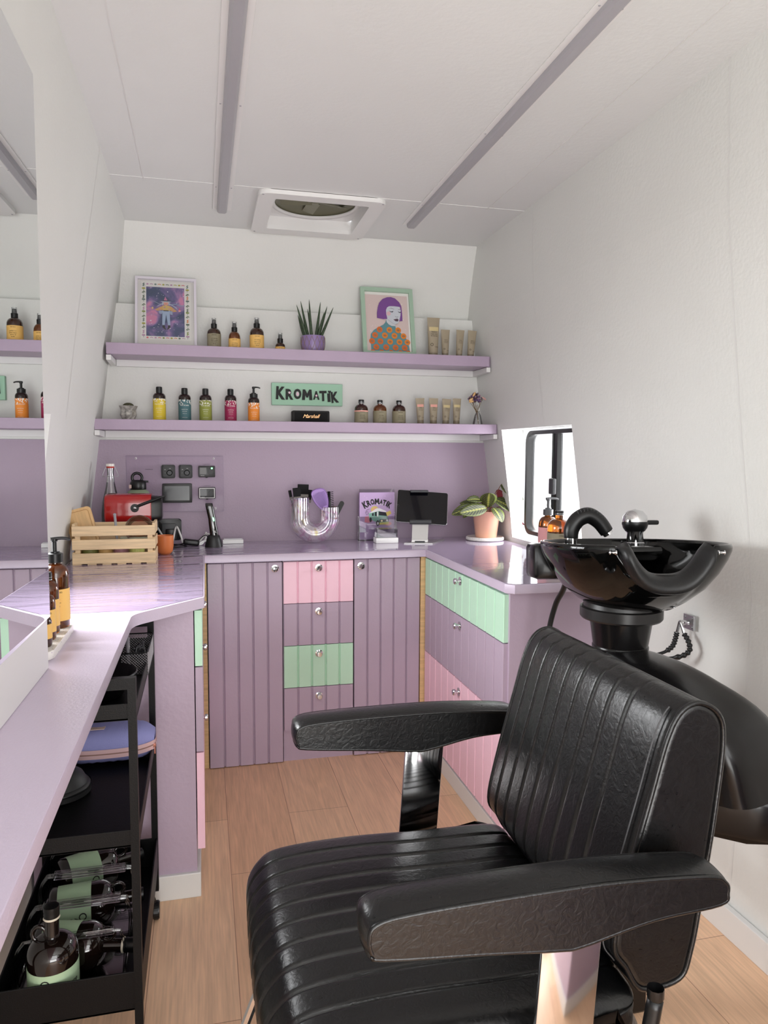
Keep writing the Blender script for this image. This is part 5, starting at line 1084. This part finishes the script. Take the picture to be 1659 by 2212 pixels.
# business card box
t = at_wt('card_box', 'small white business card box with clear lid before the leaflets', 'box', .856, 3.430)
bm = B(); box(bm, -.060, .050, -.030, .030, 0, .026, .003); obj('tray', bm, WPL, t, smooth=True, angle=40)
bm = B(); box(bm, -.050, .040, -.022, .022, .020, .045, .001); obj('cards', bm, mat('card_paper', 'D7D4DA', .5), t)
bm = B()
for a in ((-.054, .046, -.027, -.0255, .026, .068), (-.054, .046, .0255, .027, .026, .068), (-.054, -.0525, -.027, .027, .026, .068), (.0445, .046, -.027, .027, .026, .068), (-.055, .047, -.028, .028, .067, .070)): box(bm, *a)
obj('clear_lid', bm, ACRYL, t)
# tablet on stand
t = at_wt('tablet', 'black screened tablet clamped on a silver stand', 'tablet', 1.030, 3.445, R(-8))
t.location = (1.036, 3.445, WT+.165); t.rotation_euler = (R(-28), R(4.0), R(-14))
bm = B(); prism(bm, rrect(-.124, .124, -.086, .086, .010, 6), 'y', -.004, .004, .001); obj('tablet_shell', bm, mat('silver_aluminium', 'C9C7CB', .25, metal=.9), t, smooth=True, angle=40)
bm = B(); prism(bm, rrect(-.1225, .1225, -.0845, .0845, .009, 6), 'y', -.0050, -.0038); gl = obj('screen', bm, mat('tablet_black_glass', '05050A', .04, coat=.3), t)
bm = B(); lathe(bm, [(.0045, 0), (.0055, .0004), (.0055, .0)], 20); bmesh.ops.transform(bm, matrix=Matrix.Translation((-.116, -.0050, 0)) @ Matrix.Rotation(PI/2, 4, 'X'), verts=bm.verts[:]); obj('home_button', bm, DKGREY, gl)
t2 = at_wt('tablet_stand', 'brushed silver folding tablet stand on the back worktop', 'stand', 1.012, 3.42, R(-12))
SIL = mat('brushed_aluminium', 'B4B2B2', .35, metal=.85)
bm = B(); prism(bm, [(-.075, -.075), (.060, -.085), (.135, .075), (-.005, .085)], 'z', 0, .005, .001); obj('foot_plate', bm, SIL, t2)
bm = B(); pts = [(-.055, .006), (-.062, .012), (-.060, .03), (.0, .075), (.006, .082)]
vs = loft(bm, [[Vector((x, y, z)) for x, y, z in ((-.038, -.055, .006), (.040, -.055, .006), (.042, -.052, .018), (-.036, -.052, .018))], [Vector((x, y, z)) for x, y, z in ((-.034, -.030, .014), (.040, -.030, .014), (.042, -.025, .022), (-.036, -.025, .022))]])
loft(bm, [[Vector((x, y, z)) for x, y, z in ((-.036, -.050, .010), (.040, -.050, .010), (.040, -.042, .010), (-.036, -.042, .010))], [Vector((x, y, z)) for x, y, z in ((-.032, -.020, .10), (.046, -.020, .10), (.046, -.012, .10), (-.032, -.012, .10))]]); obj('neck', bm, SIL, t2, smooth=True, angle=30)
bm = B(); tube(bm, [(-.045, -.028, .100), (.058, -.028, .100)], .011, 12); obj('hinge', bm, DKGREY, t2, smooth=True, angle=40)
bm = B(); box(bm, -.022, .026, -.062, -.052, .003, .012, .002); obj('lower_hinge', bm, DKGREY, t2)
bm = B(); box(bm, -.038, .050, .040, .078, .238, .249, .003); loft(bm, [[Vector((x, y+dy, z)) for x, dy in ((-.015, 0), (.03, 0), (.03, .008), (-.015, .008))] for y, z in ((-.010, .095), (.066, .242))]); obj('top_clamp', bm, DKGREY, t2)
# prayer plant on terrazzo saucer
t = at_wt('saucer', 'round white terrazzo saucer beneath the peach plant pot', 'saucer', 1.362, 3.44)
bm = B(); lathe(bm, [(0, 0), (.088, 0), (.094, .004), (.094, .014), (.090, .018), (.082, .0145), (0, .0140)], 48); obj('disc', bm, TERR, t, smooth=True, angle=50)
PP = (1.368, 3.44)
t = thing('potted_plant', 'prayer plant with patterned leaves in peach pot beside the window', 'plant', (PP[0], PP[1], WT+.0142))
bm = B(); lathe(bm, [(0, 0), (.050, 0), (.053, .004), (.068, .125), (.070, .127), (.070, .131), (.065, .131), (.063, .118), (0, .118)], 40); obj('pot', bm, mat('peach_pot_glaze', 'E5AE94', .22, coat=.3), t, smooth=True, angle=50)
bm = B(); lathe(bm, [(0, .112), (.064, .112)], 24); obj('soil', bm, mat('dark_soil', '3A2A22', .9, bump=(120, .6)), t)
def leaf_mat():
    m = mat('prayer_leaf', '5D6B2F', .4); nt = m.node_tree; b = nt.nodes['Principled BSDF']
    uv = nt.nodes.new('ShaderNodeUVMap'); sp = nt.nodes.new('ShaderNodeSeparateXYZ'); nt.links.new(uv.outputs[0], sp.inputs[0])
    def mth(op, a, b_=None, c=None):
        n = nt.nodes.new('ShaderNodeMath'); n.operation = op
        for i, v in enumerate((a, b_, c)):
            if v is None: continue
            if isinstance(v, (int, float)): n.inputs[i].default_value = v
            else: nt.links.new(v, n.inputs[i])
        return n.outputs[0]
    ax = mth('ABSOLUTE', mth('SUBTRACT', sp.outputs[0], .5))           # 0 at midrib .. .5 at edge
    ph = mth('FRACT', mth('MULTIPLY', mth('SUBTRACT', sp.outputs[1], mth('MULTIPLY', ax, .55)), 9))
    vein = mth('GREATER_THAN', mth('ABSOLUTE', mth('SUBTRACT', ph, .5)), .42)
    dark = mth('MULTIPLY', mth('GREATER_THAN', ax, .10), mth('LESS_THAN', ax, .38))
    band_ = mth('MULTIPLY', dark, mth('LESS_THAN', vein, .5))
    mid = mth('LESS_THAN', ax, mth('MULTIPLY_ADD', mth('PINGPONG', mth('MULTIPLY', sp.outputs[1], 9), .5), .10, .012))
    def mix(f, c1, c2):
        n = nt.nodes.new('ShaderNodeMix'); n.data_type = 'RGBA'; nt.links.new(f, n.inputs[0])
        for i, c in ((6, c1), (7, c2)):
            if isinstance(c, str): n.inputs[i].default_value = s2l(c)
            else: nt.links.new(c, n.inputs[i])
        return n.outputs[2]
    c = mix(vein, '566030', '7C8645'); c = mix(band_, c, '262A18'); c = mix(mid, c, '9A984A')
    nt.links.new(c, b.inputs['Base Color']); return m
LEAFM = leaf_mat(); RED_L = mat('prayer_leaf_underside', '7A2A33', .5)
def leafmesh(length, width, curl, m, parent, base, direction, roll, stem_from):
    bm = B(); uvl = bm.loops.layers.uv.new('UVMap'); nu, nv = 6, 14; grid = []
    for i in range(nv+1):
        v = i/nv; w = width/2*(math.sin(PI*min(1, v*.97+.02))**.62)*(1-.18*v); row = []
        for j in range(nu+1):
            u = -1+2*j/nu; row.append(bm.verts.new((u*w, v*length, -curl*length*v*v+.20*abs(u)*w*.8+.0015*math.sin(v*40))))
        grid.append(row)
    for i in range(nv):
        for j in range(nu):
            f = bm.faces.new((grid[i][j], grid[i][j+1], grid[i+1][j+1], grid[i+1][j])); f.smooth = True
            for lp, (a, b_) in zip(f.loops, ((j, i), (j+1, i), (j+1, i+1), (j, i+1))): lp[uvl].uv = (a/nu, b_/nv)
    d = Vector(direction).normalized(); q = d.to_track_quat('Y', 'Z').to_matrix().to_4x4()
    bmesh.ops.transform(bm, matrix=Matrix.Translation(base) @ q @ Matrix.Rotation(roll, 4, 'Y'), verts=bm.verts[:])
    r = bmesh.ops.extrude_face_region(bm, geom=bm.faces[:]); vs = [e for e in r['geom'] if isinstance(e, bmesh.types.BMVert)]; bmesh.ops.translate(bm, vec=(0, 0, -.0006), verts=vs)
    me = bpy.data.meshes.new('leaf'); bm.to_mesh(me); bm.free(); me.materials.append(m); o = bpy.data.objects.new('leaf', me); COL.objects.link(o); o.parent = parent
    bm = B(); tube(bm, spline([stem_from, (Vector(stem_from)+Vector(base))/2+Vector((0, 0, .018)), base], 5), .0017, 6); obj('leaf_stalk', bm, mat('leaf_stalk_brown', '7A4A3A', .5), o, smooth=True)
    return o
# base, direction, roll, width, length, curl  (local to pot foot; x to the right, -y towards the room)
for b0, dr, ro, w, ln, cu, mm in (((-.060, -.03, .165), (-1, -.35, -.25), R(-60), .062, .150, .15, LEAFM), ((-.020, -.055, .150), (-1, -.35, -.10), R(-60), .074, .165, .06, LEAFM), ((-.035, -.01, .155), (-1, .0, .35), R(-45), .06, .10, .3, LEAFM),
                          ((.0, -.02, .150), (-.15, -.45, 1), R(0), .090, .110, .5, LEAFM), ((.035, -.02, .190), (.9, -.5, -.42), R(40), .080, .125, .2, LEAFM), ((.012, -.06, .150), (.35, -.8, -.55), R(5), .075, .085, .3, LEAFM),
                          ((.072, -.01, .262), (.8, -.6, -.50), R(40), .085, .130, .2, LEAFM), ((.055, .0, .235), (.55, -.2, -.85), R(60), .055, .100, .2, RED_L), ((.085, -.02, .148), (.8, -.3, -.7), R(80), .022, .135, .1, RED_L), ((-.035, -.02, .185), (-.8, -.5, .30), R(-45), .050, .085, .4, LEAFM), ((-.10, -.03, .13), (-.9, -.4, -.6), R(-60), .022, .05, .1, LEAFM)):
    leafmesh(ln, w, cu, mm, t, b0, dr, ro, (b0[0]*.2, b0[1]*.2, .112))
# amber bottles by the window
t = bottle('tall amber pump bottle with pink label on the right worktop by the window', 'bottle', (1.428, 2.885, WT), .040, .125, .040, .0145, .012, AMBER, mat('pink_paper_label', 'E3A3A2', .6), (.050, .118), 'pump', [('SHAMPOOING', .007), '', 'nettoyant doux', 'usage quotidien', 'menthe poivree'], INK, 'amber refill bottles by the window', capcol=mat('grey_pump_plastic', '4A4B4D', .4), tsz=.006, tdz=.010, rz=R(0))
t = bottle('amber bottle with black cap and grey label half behind the basin', 'bottle', (1.405, 2.735, WT), .048, .128, .040, .0165, .024, AMBER, KRAFT, (.040, .110), 'cap', [('CONDITIONER', .007), '', 'soin hydratant', 'usage quotidien', 'romarin sauge'], INK, 'amber refill bottles by the window', tsz=.006, tdz=.010)
# terrazzo tray and yellow-labelled pump bottles beside the mirror
t = thing('tray', 'rounded terrazzo tray on the ledge at the end of the mirror', 'tray', (-.352, 1.755, .9302))
bm = B(); prism(bm, rrect(-.050, .046, -.150, .150, .030, 6), 'z', 0, .018, .003); obj('tray_slab', bm, TERR, t, smooth=True, angle=40)
TZ = .9485; BAMB = mat('brown_amber_glass', '5A2C0C', .06, trans=.6, coat=.6)
for x, y, r, hb, sh, tp, lb in ((-.339, 1.852, .030, .120, .030, 'pump', 'tallest amber pump bottle with yellow label on the terrazzo tray'), (-.345, 1.790, .024, .098, .022, 'cap', 'middle amber bottle with yellow label on the terrazzo tray'), (-.340, 1.730, .022, .080, .020, 'cap', 'smaller amber bottle with yellow label on the terrazzo tray'), (-.336, 1.668, .021, .050, .016, 'cap', 'shortest dark bottle with yellow label nearest the mirror end')):
    bottle(lb, 'bottle', (x, y, TZ), r, hb, sh, .0125 if tp == 'pump' else .009, .012, BAMB if hb > .06 else DAMBER, YEL, (.018, .018+hb*.62), tp, [('PURIFYING', .0055), '', 'hair bath', 'with sebum', 'balancing', 'extracts', '', ('O', .012), ('way', .005)] if hb > .06 else ['remedy', 'lotion', '', ('O', .008)], INK, 'amber bottles on the terrazzo tray', tsz=.0042, tdz=.0078, rz=R(12))

# ------------------------------------------------------------------ things in the trolley
# top tier
t = thing('mesh_basket', 'black wire mesh basket of hair clips in the top trolley tier', 'basket', (-.215, 2.010, .805))
bm = B(); bx, by, h = .075, .105, .055
for z in (0, h): tube(bm, [(p[0], p[1], z) for p in rrect(-bx, bx, -by, by, .01, 3)], .002, 5, closed=True)
box(bm, -.012, .012, -by-.001, -by+.001, 0, h); box(bm, -bx, bx, -by, by, 0, .001); obj('rim', bm, BLACKM, t)
bm = B()
def grid_wires(p, q, n, axis):
    for k in range(-n, n+1):
        for s in (-1, 1):
            pass
n = 22
for side in (-1, 1):
    for k in range(-8, n+8):
        for s in (-1, 1):
            x0 = -bx+2*bx*k/n; x1 = x0+s*h
            a, b = sorted((x0, x1)); 
            if b < -bx or a > bx: continue
            def cl(x): return max(-bx, min(bx, x))
            xa, xb = cl(x0), cl(x1); za = (xa-x0)/(x1-x0)*h; zb = (xb-x0)/(x1-x0)*h
            tube(bm, [(xa, side*by, za), (xb, side*by, zb)], .0007, 4)
    for k in range(-8, 38):
        for s in (-1, 1):
            y0 = -by+2*by*k/30; y1 = y0+s*h
            if max(y0, y1) < -by or min(y0, y1) > by: continue
            def cl(x): return max(-by, min(by, x))
            ya, yb = cl(y0), cl(y1); za = (ya-y0)/(y1-y0)*h; zb = (yb-y0)/(y1-y0)*h
            tube(bm, [(side*bx, ya, za), (side*bx, yb, zb)], .0007, 4)
obj('mesh_wires', bm, mat('light_mesh_steel', '8F8C90', .35, metal=.6), t)
t = thing('hair_clip', 'dark red hair clip lying in the mesh basket', 'hair clip', (-.250, 1.975, .812))
bm = B(); vs = bmesh.ops.create_uvsphere(bm, u_segments=16, v_segments=12, radius=1)['verts']
for v in vs: v.co = Vector((v.co.x*.022, v.co.y*.028, .032+v.co.z*.028))
obj('clip_shell', bm, mat('dark_red_plastic', '6E1E20', .35), t, smooth=True)
bm = B(); tube(bm, [(-.02, -.02, .0), (.02, .02, .02)], .005, 8); obj('clip_jaw', bm, mat('dark_red_plastic', '6E1E20', .35), t, smooth=True)
t = thing('hair_clip', 'clear grey section clips bunched in the mesh basket', 'hair clip', (-.180, 1.985, .808))
bm = B(); tube(bm, [(-.012, -.01, .0), (-.016, .01, .072)], .0055, 8, flat=1.5); obj('clip_arm', bm, mat('clear_grey_plastic', '77747A', .2), t, smooth=True)
bm = B(); rnd = random.Random(2)
for k in range(6): tube(bm, spline([(rnd.uniform(-.01, .02), rnd.uniform(-.03, .02), .01), (rnd.uniform(0, .03), rnd.uniform(-.03, .02), .05), (rnd.uniform(0, .03), rnd.uniform(-.03, .02), .03), (rnd.uniform(0, .03), rnd.uniform(-.03, .02), .055)], 5), .0022, 6)
obj('clip_coils', bm, mat('smoky_plastic', '2E2D31', .2), t, smooth=True)
t = thing('tint_bowl', 'black plastic tint bowl at the front of the top trolley tier', 'bowl', (-.235, 1.745, .805))
bm = B(); lathe(bm, [(0, 0), (.045, 0), (.052, .006), (.078, .052), (.084, .055), (.082, .058), (.075, .054), (.048, .008), (0, .006)], 40); obj('bowl_shell', bm, BLACKP, t, smooth=True, angle=50)
bm = B(); lathe(bm, [(0, .004), (.044, .003), (.044, .0065), (0, .0075)], 30); obj('bowl_base', bm, BLACKP, t, smooth=True)
# middle tier: pouch and black dome
t = thing('pouch', 'periwinkle blue zipped fabric pouch with pink zip in the trolley', 'pouch', (-.262, 2.065, .530))
bm = B(); rings = []
for k in range(25):
    u = -1+2*k/24; w = .062*(1-abs(u)**5*.45); h = .052*(1-abs(u)**6*.5)
    rings.append([Vector((u*.125, w*math.copysign(abs(math.cos(a))**.75, math.cos(a)), .050+.0+h*.90*math.copysign(abs(math.sin(a))**.8, math.sin(a))+.0012*math.sin(u*30+a*3))) for a in [2*PI*j/32 for j in range(32)]])
loft(bm, rings); pb = obj('pouch_body', bm, mat('periwinkle_cotton', '8A8BC0', .75, bump=(600, .3)), t, smooth=True, angle=70)
def pouch_band(z0, z1, off_, m_, nm):
    bm = B(); L0, L1 = [], []
    for k in range(41):
        a = -.35+k/40*(PI+.7); x, y = .128*math.cos(PI+a-0) , 0
    pts = []
    for k in range(49):
        u = -1+2*k/48; w = .0635*(1-abs(u)**5*.45)+off_; pts.append((u*.126, -w))
    pts += [(.1285, -.02), (.1285, .02)]
    vr0 = [bm.verts.new((x, y, z0+.006*(x/.126)**2)) for x, y in pts]; vr1 = [bm.verts.new((x, y, z1+.006*(x/.126)**2)) for x, y in pts]
    for i in range(len(pts)-1): bm.faces.new((vr0[i], vr0[i+1], vr1[i+1], vr1[i]))
    return obj(nm, bm, m_, pb, smooth=True)
pouch_band(.028, .052, .0012, mat('pale_pink_tape', 'C9A6A8', .6), 'zip_tape'); pouch_band(.0385, .0415, .0022, mat('brown_zip_teeth', '8D6A62', .4), 'zip_teeth')
bm = B(); box(bm, .112, .130, -.040, -.032, .038, .048, .002); box(bm, .124, .128, -.036, -.030, .018, .040, .001); obj('zip_pull', bm, mat('rose_gold', 'C48A7C', .25, metal=.9), pb)
bm = B(); vs = box(bm, -.105, .000, -.024, .012, .0, .0015); bmesh.ops.transform(bm, matrix=Matrix.Translation((0, -.018, .0955)) @ Matrix.Rotation(R(-8), 4, 'X') @ Matrix.Rotation(PI, 4, 'X') @ Matrix.Rotation(PI, 4, 'X'), verts=vs); lb_ = obj('leather_patch', bm, mat('beige_leather_patch', 'BFA59A', .6), pb)
bm = B(); merge(bm, text_bm('le petit', .014, depth=.0004, shear=.4), Matrix.Translation((-.04, -.026, .0982)) @ Matrix.Rotation(R(-8), 4, 'X')); obj('patch_print', bm, mat('tan_print', 'A88C7A', .6), lb_)
t = thing('hair_dryer_diffuser', 'matt black domed hair dryer diffuser lying on middle trolley tier', 'diffuser', (-.355, 1.880, .530))
bm = B(); lathe(bm, [(.0, .002), (.070, 0), (.078, .004), (.078, .018), (.074, .024), (.070, .026), (.060, .045), (.036, .062), (0, .068)], 44); obj('dome', bm, mat('matt_black_plastic', '1A1A1B', .5), t, smooth=True, angle=30)
bm = B(); lathe(bm, [(.0785, .016), (.080, .018), (.0785, .021)], 44); obj('rim_ring', bm, BLACKP, t, smooth=True)
# bottom tier: lying bottles in clear cradles, one standing
SAGL = mat('sage_label', 'A5BE9C', .6); DKG = mat('dark_bottle_glass', '150D0A', .08, coat=.8)
def big_bottle(lb, loc, rot, name='loop_handle_bottle'):
    t = thing(name, lb, 'bottle', loc, 0, 'dark bottles with sage labels in the trolley'); t.rotation_euler = rot
    r = .052; prof = [(0, .003), (r*.85, 0), (r, .008), (r, .118)]
    for k in range(1, 7): a = k/6*PI/2; prof.append((.015+(r-.015)*math.cos(a), .118+.036*math.sin(a)))
    prof += [(.0145, .16), (.0145, .190), (.0145, .200), (0, .200)]
    bm = B(); lathe(bm, prof, 40); obj('glass_body', bm, DKG, t, smooth=True, angle=60)
    bm = B(); lathe(bm, [(.016, .194), (.0175, .196), (.016, .199)], 24); obj('neck_ring', bm, mat('bone_plastic', 'CFC6B4', .4), t, smooth=True)
    bm = B(); lathe(bm, [(0, .199), (.0155, .199), (.0165, .204), (.0155, .208), (.0165, .212), (.016, .222), (.012, .224), (0, .222)], 24); obj('cap', bm, BLACKP, t, smooth=True, angle=40)
    bm = B(); tube(bm, [(-.027+.014*math.cos(a), 0, .160+.016*math.sin(a)) for a in [2*PI*q/20 for q in range(20)]], .0045, 10, closed=True); obj('loop_handle', bm, DKG, t, smooth=True)
    bm = B(); band(bm, r, .020, .098, half=2.75); lo = obj('label', bm, SAGL, t, smooth=True, angle=40)
    bm = B(); wrap_text(bm, [('O', .026)], r+.0006, .070, .01, .01); wrap_text(bm, [('Agricolture', .016), ('NO 1 IN ORGANIC', .0065), ('BIODYNAMIC HAIR', .0065), ('', 0), ('dal 2001 metodo agricolo', .0045), ('biodinamico per capelli', .0045), ('e cuoio capelluto', .0045)], r+.0006, .060, .01, .0095, align='LEFT')
    # shift the O to the left of the word, as printed
    obj('print', bm, INKB, lo)
    return t
# standing one
t = big_bottle('dark loop-handled bottle with sage label standing at the trolley front', (-.330, 1.648, .1625), (0, 0, R(-8)))
for i, (y, lb) in enumerate(((1.765, 'lying dark bottle with sage label behind the standing one'), (1.900, 'lying dark bottle with sage label in the middle cradle'), (2.035, 'lying dark bottle with sage label in the rearmost cradle'))):
    big_bottle(lb, (-.385, y, .222), (R(12-i*18), R(90), 0))
    c = thing('bottle_cradle', ('clear acrylic bottle rack at the front of the lowest trolley tier', 'clear acrylic bottle rack in the middle of the lowest trolley tier', 'clear acrylic bottle rack at the rear of the lowest trolley tier')[i], 'bottle rack', (-.30, y, .1625), 0, 'clear racks in the lowest trolley tier')
    bm = B()
    for s in (-1, 1): tube(bm, spline([(-.115, s*.060, .002), (-.120, s*.062, .070), (-.105, s*.062, .105), (-.08, s*.062, .112), (.085, s*.062, .112), (.105, s*.062, .100), (.112, s*.060, .06), (.108, s*.060, .002)], 6), .0035, 8)
    for x in (-.118, .110): tube(bm, [(x, -.06, .004), (x, .06, .004)], .0035, 8)
    obj('rack_rods', bm, CLEARP, c, smooth=True)
    for ya in (-.067, .057): bm = B(); box(bm, -.085, .090, ya, ya+.010, .104, .120, .002); obj('side_rail', bm, ACRYL, c)
    bm = B(); box(bm, -.112, .106, -.058, .058, .002, .005); obj('rack_floor', bm, ACRYL, c)
